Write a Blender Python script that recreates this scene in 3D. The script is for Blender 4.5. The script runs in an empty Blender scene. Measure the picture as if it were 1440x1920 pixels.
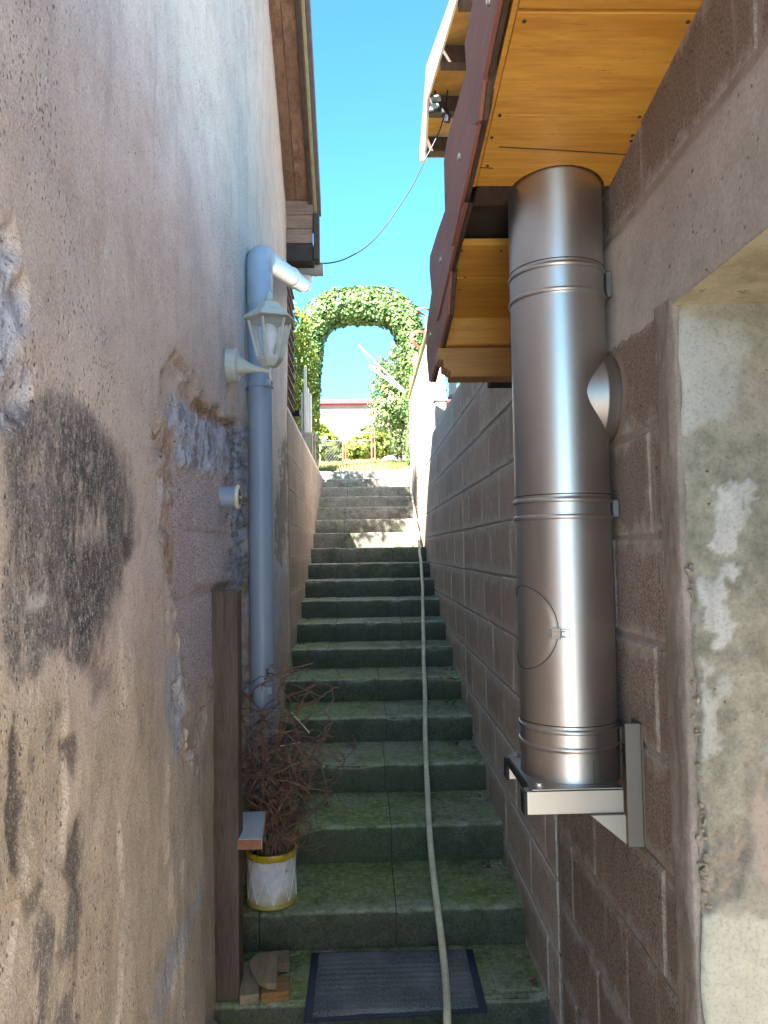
import bpy, bmesh, math, random
import numpy as np
from mathutils import Vector, Matrix, noise as mnoise

random.seed(7)
rng = np.random.default_rng(7)
SC = bpy.context.scene
COL = SC.collection
R = math.radians

# ------------------------------------------------------------------ camera
F, PITCH, ROLL, YAW, EYE = 1417.95, 0.050833, -0.014998, 0.029412, 1.6
fw = np.array([math.sin(YAW)*math.cos(PITCH), math.cos(YAW)*math.cos(PITCH), math.sin(PITCH)])
_r = np.array([math.cos(YAW), -math.sin(YAW), 0.0])
_u = np.cross(_r, fw)
rt = _r*math.cos(ROLL)+_u*math.sin(ROLL)
up = -_r*math.sin(ROLL)+_u*math.cos(ROLL)
cd = bpy.data.cameras.new('camera')
cam = bpy.data.objects.new('camera', cd)
COL.objects.link(cam)
cam.matrix_world = Matrix(((rt[0], up[0], -fw[0], 0), (rt[1], up[1], -fw[1], 0), (rt[2], up[2], -fw[2], EYE), (0, 0, 0, 1)))
cd.sensor_fit = 'VERTICAL'
cd.sensor_height = 24.0
cd.lens = 24.0*F/1920.0
cd.clip_start = 0.05
cd.clip_end = 800
SC.camera = cam

# ------------------------------------------------------------------ light
SUN_EL, SUN_ROT = 42.0, 205.0
wd = bpy.data.worlds.new('World')
SC.world = wd
wd.use_nodes = True
_nt = wd.node_tree
_sky = _nt.nodes.new('ShaderNodeTexSky')
_sky.sky_type = 'NISHITA'
_sky.sun_disc = False
_sky.sun_elevation = R(SUN_EL)
_sky.sun_rotation = R(SUN_ROT)
_sky.air_density = 0.4
_sky.dust_density = 0.0
_sky.ozone_density = 1.5
_bg = _nt.nodes['Background']
_tint = _nt.nodes.new('ShaderNodeMix')
_tint.data_type = 'RGBA'
_tint.blend_type = 'MULTIPLY'
_tint.inputs[0].default_value = 1.0
_tint.inputs[7].default_value = (0.5, 1.02, 1.0, 1)
_nt.links.new(_sky.outputs[0], _tint.inputs[6])
_nt.links.new(_tint.outputs[2], _bg.inputs[0])
_bg.inputs[1].default_value = 0.1
sl = bpy.data.lights.new('sun', 'SUN')
sl.energy = 5.0
sl.angle = R(0.53)
sl.color = (1.0, 0.955, 0.90)
so = bpy.data.objects.new('sun', sl)
COL.objects.link(so)
sdir = Vector((math.sin(R(SUN_ROT))*math.cos(R(SUN_EL)), math.cos(R(SUN_ROT))*math.cos(R(SUN_EL)), math.sin(R(SUN_EL))))
so.rotation_euler = sdir.to_track_quat('Z', 'Y').to_euler()
so.location = sdir*30
SC.view_settings.view_transform = 'Standard'
SC.view_settings.look = 'None'
SC.view_settings.gamma = 1.0
SC.view_settings.use_curve_mapping = False
SC.view_settings.exposure = 3.32
SC.render.engine = 'CYCLES'
SC.cycles.max_bounces = 12
SC.cycles.diffuse_bounces = 7
SC.cycles.glossy_bounces = 5
SC.cycles.transparent_max_bounces = 12
SC.cycles.use_denoising = True
SC.cycles.denoising_prefilter = 'NONE'
SC.cycles.denoising_input_passes = 'RGB_ALBEDO_NORMAL'
SC.cycles.sample_clamp_indirect = 6.0

# ------------------------------------------------------------------ measuring: from a pixel of the 1440x1920 photograph to a point
def ray(x, y):
    return fw+rt*((x-720)/F)-up*((y-960)/F)
def pX(x, y, X):
    d = ray(x, y); return np.array([0, 0, EYE])+d*(X/d[0])
def pY(x, y, Y):
    d = ray(x, y); return np.array([0, 0, EYE])+d*(Y/d[1])
def pZ(x, y, Z):
    d = ray(x, y); return np.array([0, 0, EYE])+d*((Z-EYE)/d[2])
def pix(P):
    D = np.asarray(P, float)-np.array([0, 0, EYE])
    z = np.maximum(D@fw, 1e-3)
    return 720+F*(D@rt)/z, 960-F*(D@up)/z

# ------------------------------------------------------------------ noise
def _hash(ix, iy, s):
    n = (ix.astype(np.int64)*374761393+iy.astype(np.int64)*668265263+s*1274126177) & 0xFFFFFFFF
    n = ((n ^ (n >> 13))*1274126177) & 0xFFFFFFFF
    n = n ^ (n >> 16)
    return (n & 0xFFFFFF)/float(0xFFFFFF)
def vn(x, y, s=0):
    ix, iy = np.floor(x), np.floor(y)
    fx, fy = x-ix, y-iy
    fx = fx*fx*(3-2*fx); fy = fy*fy*(3-2*fy)
    a, b = _hash(ix, iy, s), _hash(ix+1, iy, s)
    c, d = _hash(ix, iy+1, s), _hash(ix+1, iy+1, s)
    return (a*(1-fx)+b*fx)*(1-fy)+(c*(1-fx)+d*fx)*fy
def fbm(x, y, o=4, s=0, g=.5):
    t = 0; a = 1; w = 0
    for k in range(o):
        t = t+a*(vn(x*2**k+17.3*k, y*2**k-9.1*k, s+k)-.5); w += a; a *= g
    return t/w*2
def sst(a, b, x):
    t = np.clip((x-a)/(b-a), 0, 1); return t*t*(3-2*t)
def sdpoly(poly, x, y):
    p = np.array(poly, float)
    d = np.full(x.shape, 1e18); ins = np.zeros(x.shape, bool)
    for i in range(len(p)):
        a, b = p[i], p[(i+1) % len(p)]
        ex, ey = b-a
        wx, wy = x-a[0], y-a[1]
        t = np.clip((wx*ex+wy*ey)/(ex*ex+ey*ey+1e-9), 0, 1)
        d = np.minimum(d, (wx-ex*t)**2+(wy-ey*t)**2)
        c = ((a[1] > y) != (b[1] > y)) & (x < (b[0]-a[0])*(y-a[1])/((b[1]-a[1]) if b[1] != a[1] else 1e-9)+a[0])
        ins ^= c
    d = np.sqrt(d)
    return np.where(ins, -d, d)

# ------------------------------------------------------------------ objects
def tag(o, label=None, cat=None, group=None, kind=None):
    if label: o['label'] = label
    if cat: o['category'] = cat
    if group: o['group'] = group
    if kind: o['kind'] = kind
    return o
def empty(name, loc=(0, 0, 0), label=None, cat=None, group=None, kind=None):
    o = bpy.data.objects.new(name, None)
    o.empty_display_size = .1
    o.location = [float(v) for v in loc]
    COL.objects.link(o)
    return tag(o, label, cat, group, kind)
def link(name, me, m, parent=None):
    o = bpy.data.objects.new(name, me)
    if m is not None and not me.materials: me.materials.append(m)
    COL.objects.link(o)
    if parent is not None:
        o.parent = parent
        if parent.type == 'EMPTY':
            o.matrix_parent_inverse = Matrix.Translation(-parent.location)
    return o
class MB:
    def __init__(s): s.v = []; s.f = []
    def add(s, vs, fs):
        n = len(s.v); s.v += [tuple(float(c) for c in p) for p in vs]; s.f += [tuple(i+n for i in f) for f in fs]; return s
    def box(s, x0, x1, y0, y1, z0, z1):
        return s.add([(x0, y0, z0), (x1, y0, z0), (x1, y1, z0), (x0, y1, z0), (x0, y0, z1), (x1, y0, z1), (x1, y1, z1), (x0, y1, z1)],
                     [(0, 3, 2, 1), (4, 5, 6, 7), (0, 1, 5, 4), (1, 2, 6, 5), (2, 3, 7, 6), (3, 0, 4, 7)])
    def prism(s, poly, off):
        n = len(poly); off = np.array(off, float)
        a = [np.array(p, float) for p in poly]
        s.add(list(a)+[p+off for p in a], [tuple(range(n))[::-1], tuple(range(n, 2*n))]+[(i, (i+1) % n, n+(i+1) % n, n+i) for i in range(n)])
        return s
    def bar(s, a, b, w, h, upv=(0, 0, 1)):
        a, b = Vector(a), Vector(b)
        d = (b-a).normalized(); u = Vector(upv); x = d.cross(u)
        if x.length < 1e-4: x = d.cross(Vector((1, 0, 0)))
        x.normalize(); u = x.cross(d)
        P = [a+x*w*i/2+u*h*j/2 for i, j in ((-1, -1), (1, -1), (1, 1), (-1, 1))]
        return s.prism(P, b-a)
    def tube(s, pts, r, n=8, cap=True, closed=False):
        pts = [Vector(p) for p in pts]; m = len(pts)
        if not hasattr(r, '__len__'): r = [r]*m
        t0 = (pts[1]-pts[0]).normalized()
        u = t0.orthogonal().normalized()
        vs = []
        for i, p in enumerate(pts):
            if closed: t = pts[(i+1) % m]-pts[i-1]
            else: t = pts[min(i+1, m-1)]-pts[max(i-1, 0)]
            t = t.normalized() if t.length > 1e-9 else t0
            u = (u-t*u.dot(t)); u = u.normalized() if u.length > 1e-6 else t.orthogonal().normalized()
            w = t.cross(u)
            for k in range(n):
                a = 2*math.pi*k/n
                vs.append(p+(u*math.cos(a)+w*math.sin(a))*r[i])
        fs = []
        for i in range(m if closed else m-1):
            for k in range(n):
                j = (i+1) % m
                fs.append((i*n+k, i*n+(k+1) % n, j*n+(k+1) % n, j*n+k))
        if cap and not closed:
            fs += [tuple(range(n))[::-1], tuple(range((m-1)*n, m*n))]
        return s.add(vs, fs)
    def lathe(s, prof, c=(0, 0, 0), n=24, axis='z', a0=0, cap=True, arc=2*math.pi):
        vs = []; full = arc > 6.28; k = n if full else n+1
        for (r, h) in prof:
            for i in range(k):
                a = a0+arc*i/n
                p = (r*math.cos(a), r*math.sin(a), h)
                if axis == 'x': p = (p[2], p[0], p[1])
                if axis == 'y': p = (p[0], p[2], p[1])
                vs.append((p[0]+c[0], p[1]+c[1], p[2]+c[2]))
        fs = []
        for j in range(len(prof)-1):
            for i in range(n):
                i2 = (i+1) % k if full else i+1
                fs.append((j*k+i, j*k+i2, (j+1)*k+i2, (j+1)*k+i))
        if cap and full:
            fs += [tuple(range(k))[::-1], tuple(range((len(prof)-1)*k, len(prof)*k))]
        return s.add(vs, fs)
    def mesh(s, name, bevel=0, seg=1, smooth=False, fix=True):
        me = bpy.data.meshes.new(name)
        me.from_pydata(s.v, [], s.f)
        if bevel or fix:
            bm = bmesh.new(); bm.from_mesh(me)
            if fix: bmesh.ops.recalc_face_normals(bm, faces=bm.faces)
            if bevel:
                es = [e for e in bm.edges if len(e.link_faces) == 2 and e.calc_face_angle(0) > .5]
                bmesh.ops.bevel(bm, geom=es, offset=bevel, segments=seg, affect='EDGES', profile=.5, clamp_overlap=True)
            bm.to_mesh(me); bm.free()
        if smooth:
            me.shade_smooth()
            me.set_sharp_from_angle(angle=R(38))
        return me
    def build(s, name, m, parent=None, bevel=0, seg=1, smooth=False, fix=True):
        return link(name, s.mesh(name, bevel, seg, smooth, fix), m, parent)
def gridmesh(name, P, nr, nc, attrs=None, flip=False, smooth=True):
    """P: (nr*nc,3) array"""
    me = bpy.data.meshes.new(name)
    idx = np.arange(nr*nc).reshape(nr, nc)
    q = np.stack([idx[:-1, :-1], idx[:-1, 1:], idx[1:, 1:], idx[1:, :-1]], -1).reshape(-1, 4)
    if flip: q = q[:, ::-1]
    return npmesh(me, P, q, attrs, smooth)
def npmesh(me, P, q, attrs=None, smooth=True):
    nf, k = q.shape
    me.vertices.add(len(P)); me.vertices.foreach_set('co', np.ascontiguousarray(P, np.float32).ravel())
    me.loops.add(nf*k); me.loops.foreach_set('vertex_index', np.ascontiguousarray(q, np.int32).ravel())
    me.polygons.add(nf); me.polygons.foreach_set('loop_start', np.arange(nf, dtype=np.int32)*k)
    me.polygons.foreach_set('loop_total', np.full(nf, k, np.int32))
    if smooth: me.polygons.foreach_set('use_smooth', np.ones(nf, bool))
    me.update(calc_edges=True)
    for n, a in (attrs or {}).items():
        at = me.attributes.new(n, 'FLOAT', 'POINT'); at.data.foreach_set('value', np.ascontiguousarray(a, np.float32))
    me.validate()
    return me

# ------------------------------------------------------------------ materials
class N:
    def __init__(s, name):
        s.m = bpy.data.materials.new(name); s.m.use_nodes = True
        s.t = s.m.node_tree; s.b = s.t.nodes['Principled BSDF']
        s.tc = s.t.nodes.new('ShaderNodeTexCoord')
        s.obj = s.tc.outputs['Object']; s.gen = s.tc.outputs['Generated']
    def L(s, a, inp):
        if isinstance(a, bpy.types.NodeSocket): s.t.links.new(a, inp)
        elif a is not None:
            if isinstance(a, (tuple, list)) and len(a) == 3 and inp.type == 'RGBA': a = (*a, 1)
            inp.default_value = a
    def sc(s, v, k):
        n = s.t.nodes.new('ShaderNodeVectorMath'); n.operation = 'MULTIPLY'
        s.L(v, n.inputs[0]); n.inputs[1].default_value = k if hasattr(k, '__len__') else (k, k, k); return n.outputs[0]
    def noise(s, scale, det=4, rough=.6, vec=None, dist=0):
        n = s.t.nodes.new('ShaderNodeTexNoise'); s.L(vec or s.obj, n.inputs['Vector'])
        n.inputs['Scale'].default_value = scale; n.inputs['Detail'].default_value = det
        n.inputs['Roughness'].default_value = rough; n.inputs['Distortion'].default_value = dist; return n.outputs['Fac']
    def vor(s, scale, feat='F1', vec=None, rand=1):
        n = s.t.nodes.new('ShaderNodeTexVoronoi'); n.feature = feat; s.L(vec or s.obj, n.inputs['Vector'])
        n.inputs['Scale'].default_value = scale; n.inputs['Randomness'].default_value = rand; return n.outputs['Distance']
    def vcol(s, scale, vec=None):
        n = s.t.nodes.new('ShaderNodeTexVoronoi'); s.L(vec or s.obj, n.inputs['Vector']); n.inputs['Scale'].default_value = scale
        return s.sep(n.outputs['Color'])[0]
    def mr(s, x, a, b, c=0., d=1., smooth=False):
        n = s.t.nodes.new('ShaderNodeMapRange'); s.L(x, n.inputs[0])
        if smooth: n.interpolation_type = 'SMOOTHSTEP'
        for i, v in enumerate((a, b, c, d)): n.inputs[i+1].default_value = v
        return n.outputs[0]
    def ma(s, op, a, b=None, c=None):
        n = s.t.nodes.new('ShaderNodeMath'); n.operation = op
        s.L(a, n.inputs[0]); s.L(b, n.inputs[1]); s.L(c, n.inputs[2]); return n.outputs[0]
    def mul(s, a, b): return s.ma('MULTIPLY', a, b)
    def addn(s, a, b): return s.ma('ADD', a, b)
    def mix(s, f, a, b, mode='MIX'):
        n = s.t.nodes.new('ShaderNodeMix'); n.data_type = 'RGBA'; n.blend_type = mode
        s.L(f, n.inputs[0]); s.L(a, n.inputs[6]); s.L(b, n.inputs[7]); return n.outputs[2]
    def ramp(s, x, stops):
        n = s.t.nodes.new('ShaderNodeValToRGB'); s.L(x, n.inputs[0]); e = n.color_ramp.elements
        while len(e) < len(stops): e.new(.5)
        for k, (p, c) in enumerate(stops): e[k].position = p; e[k].color = (*c, 1)
        return n.outputs[0]
    def attr(s, name):
        n = s.t.nodes.new('ShaderNodeAttribute'); n.attribute_name = name; return n.outputs['Fac']
    def mixv(s, v, amt):
        n = s.t.nodes.new('ShaderNodeTexNoise'); s.L(v, n.inputs['Vector']); n.inputs['Scale'].default_value = 4; n.inputs['Detail'].default_value = 5
        a = s.t.nodes.new('ShaderNodeVectorMath'); a.operation = 'MULTIPLY_ADD'; s.L(n.outputs['Color'], a.inputs[0]); a.inputs[1].default_value = (amt,)*3; s.L(v, a.inputs[2]); return a.outputs[0]
    def sep(s, v):
        n = s.t.nodes.new('ShaderNodeSeparateXYZ'); s.L(v, n.inputs[0]); return n.outputs
    def rand(s):
        return s.t.nodes.new('ShaderNodeObjectInfo').outputs['Random']
    def wave(s, scale, axis='X', dist=0, det=2, dscale=1, vec=None, kind='BANDS'):
        n = s.t.nodes.new('ShaderNodeTexWave'); n.wave_type = kind
        if kind == 'BANDS': n.bands_direction = axis
        else: n.rings_direction = axis
        s.L(vec or s.obj, n.inputs['Vector']); n.inputs['Scale'].default_value = scale
        n.inputs['Distortion'].default_value = dist; n.inputs['Detail'].default_value = det; n.inputs['Detail Scale'].default_value = dscale
        return n.outputs['Fac']
    def bump(s, h, st=.5, d=.01, nrm=None):
        n = s.t.nodes.new('ShaderNodeBump'); n.inputs['Strength'].default_value = st; n.inputs['Distance'].default_value = d
        s.L(h, n.inputs['Height'])
        if nrm is not None: s.L(nrm, n.inputs['Normal'])
        return n.outputs[0]
    def out(s, col=None, rough=.8, nrm=None, metal=0, spec=.3, **kw):
        s.L(col, s.b.inputs['Base Color']); s.L(rough, s.b.inputs['Roughness']); s.L(metal, s.b.inputs['Metallic'])
        s.L(spec, s.b.inputs['Specular IOR Level'])
        if nrm is not None: s.L(nrm, s.b.inputs['Normal'])
        for k, v in kw.items(): s.L(v, s.b.inputs[k.replace('_', ' ')])
        return s.m

def m_plain(name, c, rough=.6, metal=0, var=.12, sc=30, bs=.15, bd=.002, **kw):
    n = N(name); f = n.noise(sc, 5, .65)
    c = tuple(c)
    col = n.ramp(f, [(.3, tuple(x*(1-var) for x in c)), (.7, tuple(min(1, x*(1+var)) for x in c))])
    return n.out(col, n.mr(f, .3, .7, rough*.9, min(1, rough*1.1)), n.bump(f, bs, bd), metal, **kw)

def m_wood(name, c1, c2, axis=1, rough=.6, ring=9, dirt=None, knots=True, gl=.3):
    n = N(name)
    k = [1, 1, 1]; k[axis] = .09
    rnd = n.t.nodes.new('ShaderNodeVectorMath'); rnd.operation = 'ADD'
    n.L(n.obj, rnd.inputs[0]); cmb = n.t.nodes.new('ShaderNodeCombineXYZ'); r = n.rand()
    for i in range(3): n.L(n.mul(r, 13.7+5*i), cmb.inputs[i])
    n.L(cmb.outputs[0], rnd.inputs[1]); base = rnd.outputs[0]
    v = n.sc(base, k)
    g1 = n.noise(ring*3, 6, .65, v, .8)
    g2 = n.noise(ring*22, 3, .6, v, .2)
    lo = n.noise(1.6, 3, .5, base)
    f = n.addn(n.mul(g1, .62), n.mul(g2, .38))
    col = n.ramp(f, [(.40, c2), (.5, tuple((a+b)/2 for a, b in zip(c1, c2))), (.62, c1)])
    col = n.mix(n.mr(lo, .35, .7, 0, .5), col, c2)
    col = n.mix(n.mr(r, 0, 1, 0, .35), col, tuple(x*.7 for x in c2))
    sl_ = n.noise(ring*60, 2, .6, v); col = n.mix(n.mr(sl_, .36, .28, 0, .55), col, tuple(x*.4 for x in c2))
    if knots:
        kv = n.sc(base, [4.2 if i != axis else 1.6 for i in range(3)])
        kd = n.vor(1.0, vec=kv)
        col = n.mix(n.mr(kd, .05, .11, .85, 0), col, tuple(x*.3 for x in c2))
    if dirt:
        d = n.noise(3.5, 6, .7, base)
        col = n.mix(n.mr(d, .46, .68, 0, .8), col, dirt)
    return n.out(col, rough, n.bump(f, .35, .003), 0, gl)

# --- plaster of the left house
def m_plaster():
    n = N('old_plaster')
    A = {k: n.attr(k) for k in ('ochre', 'dark', 'peel', 'smear', 'brown', 'black', 'white', 'block')}
    big = n.noise(1.3, 4, .55); med = n.noise(7, 6, .65); fin = n.noise(60, 5, .7); grit = n.noise(190, 3, .7); spk = n.noise(75, 3, .75)
    col = n.ramp(med, [(.3, (.54, .455, .41)), (.5, (.66, .575, .525)), (.72, (.73, .65, .60))])
    col = n.mix(n.mr(big, .42, .66, 0, .6), col, (.43, .40, .39))
    och = n.ramp(n.noise(5, 7, .7, n.sc(n.obj, (1, 1.6, .8))), [(.25, (.27, .24, .20)), (.42, (.48, .42, .33)), (.6, (.63, .56, .46)), (.8, (.68, .58, .42))])
    col = n.mix(A['ochre'], col, och)
    # yellowish mineral stains in the damp zone
    yst = n.mul(n.mr(n.noise(4.3, 6, .75), .56, .70), A['ochre'])
    col = n.mix(n.mul(yst, .45), col, (.55, .38, .17))
    # pale scratches and chips
    pale = n.mr(n.noise(16, 7, .75, n.sc(n.obj, (1, 2.2, 1))), .60, .72)
    col = n.mix(n.mul(pale, .4), col, (.70, .64, .58))
    sm = n.ramp(n.noise(14, 6, .7, n.sc(n.obj, (1, 2.4, .7))), [(.3, (.15, .185, .25)), (.5, (.40, .47, .59)), (.7, (.70, .74, .80))])
    col = n.mix(A['smear'], col, sm)
    br = n.ramp(n.noise(22, 6, .75), [(.3, (.13, .08, .045)), (.5, (.33, .21, .12)), (.7, (.52, .44, .38))])
    col = n.mix(A['brown'], col, br)
    bk = n.ramp(grit, [(.38, (.20, .18, .20)), (.5, (.56, .51, .555)), (.64, (.78, .73, .76))])
    col = n.mix(A['block'], col, bk)
    # grey-black stain with light flecks
    fle = n.noise(95, 4, .75, n.sc(n.obj, (1, 1, .6)))
    dk = n.ramp(fle, [(.42, (.05, .058, .07)), (.55, (.11, .118, .132)), (.66, (.38, .37, .36))])
    col = n.mix(A['dark'], col, dk)
    col = n.mix(A['black'], col, n.ramp(fin, [(.35, (.03, .032, .036)), (.62, (.09, .085, .08)), (.75, (.28, .25, .22))]))
    col = n.mix(A['white'], col, (.72, .71, .70))
    # pits of the render
    wv = n.sc(n.obj, (1, 1.3, .75))
    pd = n.vor(80, vec=wv); pr = n.vcol(80, vec=wv)
    pit = n.mul(n.mr(n.addn(pd, n.mul(n.ma('SUBTRACT', fin, .5), .35)), .12, .24, 1, 0), n.mr(pr, .62, .70))
    pd2 = n.vor(38); pr2 = n.vcol(38)
    pit2 = n.mul(n.mr(n.addn(pd2, n.mul(n.ma('SUBTRACT', fin, .5), .3)), .05, .14, 1, 0), n.mr(pr2, .84, .88))
    pit = n.ma('MAXIMUM', pit, pit2)
    col = n.mix(n.mul(pit, .68), col, (.13, .105, .095))
    col = n.mix(n.mr(grit, .53, .66, 0, .42), col, (.88, .80, .74))
    col = n.mix(n.mr(grit, .47, .34, 0, .42), col, (.26, .22, .20))
    col = n.mix(n.mul(n.mr(spk, .40, .32), .5), col, (.16, .135, .12))
    # long faint run-off streaks and hairline cracks
    stk = n.noise(5, 6, .7, n.sc(n.obj, (1, 2.6, .22)))
    col = n.mix(n.mr(stk, .54, .72, 0, .35), col, (.27, .25, .24))
    h = n.addn(n.addn(n.mul(fin, .6), n.mul(grit, .5)), n.mul(pit, -.9))
    nb = n.bump(h, 1.0, .008)
    nb = n.bump(med, .4, .02, nb)
    return n.out(col, .92, nb, 0, .15)

def m_concrete(name, c, c2, moss=None, moss_amt=0, sc=1., holes=True, rough=.9):
    n = N(name)
    big = n.noise(2.2*sc, 5, .6); med = n.noise(11*sc, 6, .7); fin = n.noise(120*sc, 4, .7)
    col = n.ramp(med, [(.3, c2), (.68, c)])
    col = n.mix(n.mr(big, .38, .66, 0, .6), col, tuple(x*.72 for x in c2))
    col = n.mix(n.mr(fin, .52, .3, 0, .35), col, tuple(x*.45 for x in c2))
    col = n.mix(n.mr(fin, .55, .75, 0, .3), col, tuple(min(1, x*1.35) for x in c))
    h = n.addn(n.mul(fin, .5), n.mul(med, .5))
    if moss:
        mn = n.noise(3.3*sc, 6, .65)
        col = n.mix(n.mul(n.mr(mn, .42, .66), moss_amt), col, moss)
    if holes:
        hd = n.addn(n.vor(46*sc), n.mul(n.ma('SUBTRACT', n.noise(90*sc, 3, .7), .5), .5)); hr = n.vcol(46*sc)
        hole = n.mul(n.mul(n.mr(hd, .06, .2, 1, 0), n.mr(hr, .86, .95)), n.mr(big, .42, .56))
        col = n.mix(n.mul(hole, .75), col, (.03, .028, .025)); h = n.addn(h, n.mul(hole, -1.2))
    return n.out(col, rough, n.bump(h, .6, .006), 0, .15)

# --- concrete blocks; mortar smeared over their edges
def m_block(name, dark, mid, light, mortar, warm=.0, smear=.16):
    n = N(name)
    r = n.rand()
    gr = n.noise(170, 4, .75); gr2 = n.noise(70, 3, .7); med = n.noise(9, 5, .65); big = n.noise(1.8, 4, .6)
    col = n.ramp(gr, [(.38, dark), (.5, mid), (.62, light)])
    col = n.mix(n.mr(med, .35, .7, 0, .45), col, tuple(x*.62 for x in mid))
    col = n.mix(n.mr(r, 0, 1, 0, .6), col, tuple(x*.62 for x in mid))
    low = n.mr(n.sep(n.obj)[2], .9, -.1, 0, .35)
    col = n.mix(n.mul(low, n.mr(big, .35, .6)), col, (.10, .105, .07))
    hole = n.mr(gr2, .36, .28, 0, 1)
    col = n.mix(n.mul(hole, .75), col, tuple(x*.25 for x in dark))
    # streaks and efflorescence
    st = n.noise(6, 5, .7, n.sc(n.obj, (1, 3.5, .35)))
    col = n.mix(n.mr(st, .56, .74, 0, .5), col, mortar)
    col = n.mix(n.mr(big, .55, .75, 0, .4), col, tuple(x*.5 for x in dark))
    g = n.sep(n.gen)
    ez = n.ma('MINIMUM', g[2], n.ma('SUBTRACT', 1., g[2]))
    ey = n.mul(n.ma('MINIMUM', g[1], n.ma('SUBTRACT', 1., g[1])), 2.)
    e = n.ma('MINIMUM', ez, n.addn(ey, .07))
    en = n.noise(13, 6, .75, n.sc(n.obj, (1, 1.3, 1)))
    e2 = n.addn(e, n.mul(n.ma('SUBTRACT', .5, en), .85))
    sm = n.mr(e2, smear+.03, smear-.12, 0, 1)
    mc = n.ramp(n.noise(60, 4, .7), [(.35, tuple(x*.7 for x in mortar)), (.65, mortar)])
    col = n.mix(n.mul(sm, .8), col, mc)
    h = n.addn(n.mul(gr, .5), n.addn(n.mul(hole, -.5), n.mul(n.mul(sm, n.noise(50, 3)), .5)))
    return n.out(col, .93, n.bump(h, .75, .006), 0, .12)

def m_steps():
    n = N('mossy_step_concrete')
    p = n.sep(n.obj)
    med = n.noise(8, 6, .7); fin = n.noise(150, 4, .75); big = n.noise(1.7, 5, .6)
    por = n.noise(70, 3, .6)
    col = n.ramp(fin, [(.37, (.12, .11, .095)), (.5, (.37, .34, .285)), (.63, (.66, .61, .52))])
    col = n.mix(n.mr(med, .35, .68, 0, .5), col, (.16, .15, .125))
    hole = n.mr(por, .40, .30, 0, 1)
    col = n.mix(n.mul(hole, .8), col, (.02, .018, .015))
    # the damp lower steps carry algae
    low = n.mr(p[2], .35, 2.1, 1, .08)
    side = n.mr(p[0], -.5, .75, 1, .62)
    am = n.addn(n.mul(n.mul(low, side), .62), n.mul(n.ma('SUBTRACT', big, .5), 1.3))
    am = n.mr(n.addn(am, n.mul(n.ma('SUBTRACT', med, .5), .9)), .08, .62)
    moss = n.ramp(n.noise(35, 5, .7), [(.3, (.10, .145, .045)), (.55, (.25, .33, .09)), (.75, (.45, .52, .23))])
    col = n.mix(n.mul(am, .94), col, moss)
    # risers darkened by normal: painted shade over some algae; treads worn
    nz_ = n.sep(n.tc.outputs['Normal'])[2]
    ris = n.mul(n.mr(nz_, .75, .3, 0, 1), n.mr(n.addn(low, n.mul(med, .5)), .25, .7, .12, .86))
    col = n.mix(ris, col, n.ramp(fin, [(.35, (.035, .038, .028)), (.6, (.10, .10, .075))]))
    wear = n.mul(n.attr('wear'), n.mr(n.noise(14, 6, .75), .40, .60))
    col = n.mix(n.mul(wear, .75), col, (.60, .60, .50))
    dirt = n.mul(n.mr(n.noise(4, 6, .75), .5, .68), .65)
    col = n.mix(dirt, col, (.06, .058, .045))
    # pale lichen and grit
    li = n.mul(n.mr(n.noise(110, 4, .7), .58, .70), n.mr(nz_, .4, .8, .12, 1))
    col = n.mix(n.mul(li, .5), col, (.66, .66, .56))
    h = n.addn(n.mul(fin, .6), n.addn(n.mul(hole, -.8), n.mul(med, .4)))
    return n.out(col, .9, n.bump(h, .85, .007), 0, .2)

def m_steel(name='brushed_steel', c=(.56, .54, .525), r0=.33):
    n = N(name)
    v = n.sc(n.obj, (1, 1, .004)); g = n.noise(150, 2, .5, v); lo = n.noise(5, 4, .6, n.sc(n.obj, (1, 1, .5)))
    sm = n.noise(14, 5, .7)
    col = n.mix(n.mr(lo, .35, .7, 0, .35), c, tuple(x*.78 for x in c))
    col = n.mix(n.mr(sm, .45, .75, 0, .10), col, (.40, .37, .34))
    return n.out(col, n.mr(lo, .3, .7, r0, r0+.06), None, 1.0, .5)

def m_leaf(name, cols, trans=.3, rough=.45):
    n = N(name)
    w = n.noise(1.7, 3, .6); r = n.attr('rnd')
    f = n.addn(n.mul(r, .75), n.mul(w, .25))
    k = len(cols)
    col = n.ramp(f, [(.12+.76*i/(k-1), c) for i, c in enumerate(cols)])
    t = n.t.nodes.new('ShaderNodeBsdfTranslucent'); n.L(n.mix(.5, col, (1, .95, .25), 'MULTIPLY'), t.inputs[0])
    mx = n.t.nodes.new('ShaderNodeMixShader'); mx.inputs[0].default_value = trans
    n.out(col, rough, None, 0, .35)
    n.t.links.new(n.b.outputs[0], mx.inputs[1]); n.t.links.new(t.outputs[0], mx.inputs[2])
    n.t.links.new(mx.outputs[0], n.t.nodes['Material Output'].inputs[0])
    return n.m

M = {}
M['plaster'] = m_plaster()
M['block_near'] = m_block('near_block', (.12, .088, .072), (.31, .235, .19), (.49, .39, .33), (.50, .435, .385), smear=.125)
M['block_stair'] = m_block('stair_wall_block', (.28, .21, .175), (.61, .48, .40), (.82, .70, .61), (.72, .65, .59), smear=.19)
M['block_left'] = m_block('garden_wall_block', (.24, .18, .145), (.42, .33, .265), (.54, .44, .36), (.50, .42, .34), smear=.12)
M['mortar_near'] = m_concrete('near_mortar', (.44, .37, .31), (.32, .26, .22), holes=False, sc=2)
M['mortar_stair'] = m_concrete('stair_mortar', (.50, .46, .44), (.36, .32, .31), holes=False, sc=2)
M['mortar_left'] = m_concrete('left_mortar', (.48, .40, .33), (.34, .27, .21), holes=False, sc=2)
M['band'] = m_concrete('lintel_concrete', (.55, .50, .45), (.42, .37, .33), sc=1.0)
M['step'] = m_steps()
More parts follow.
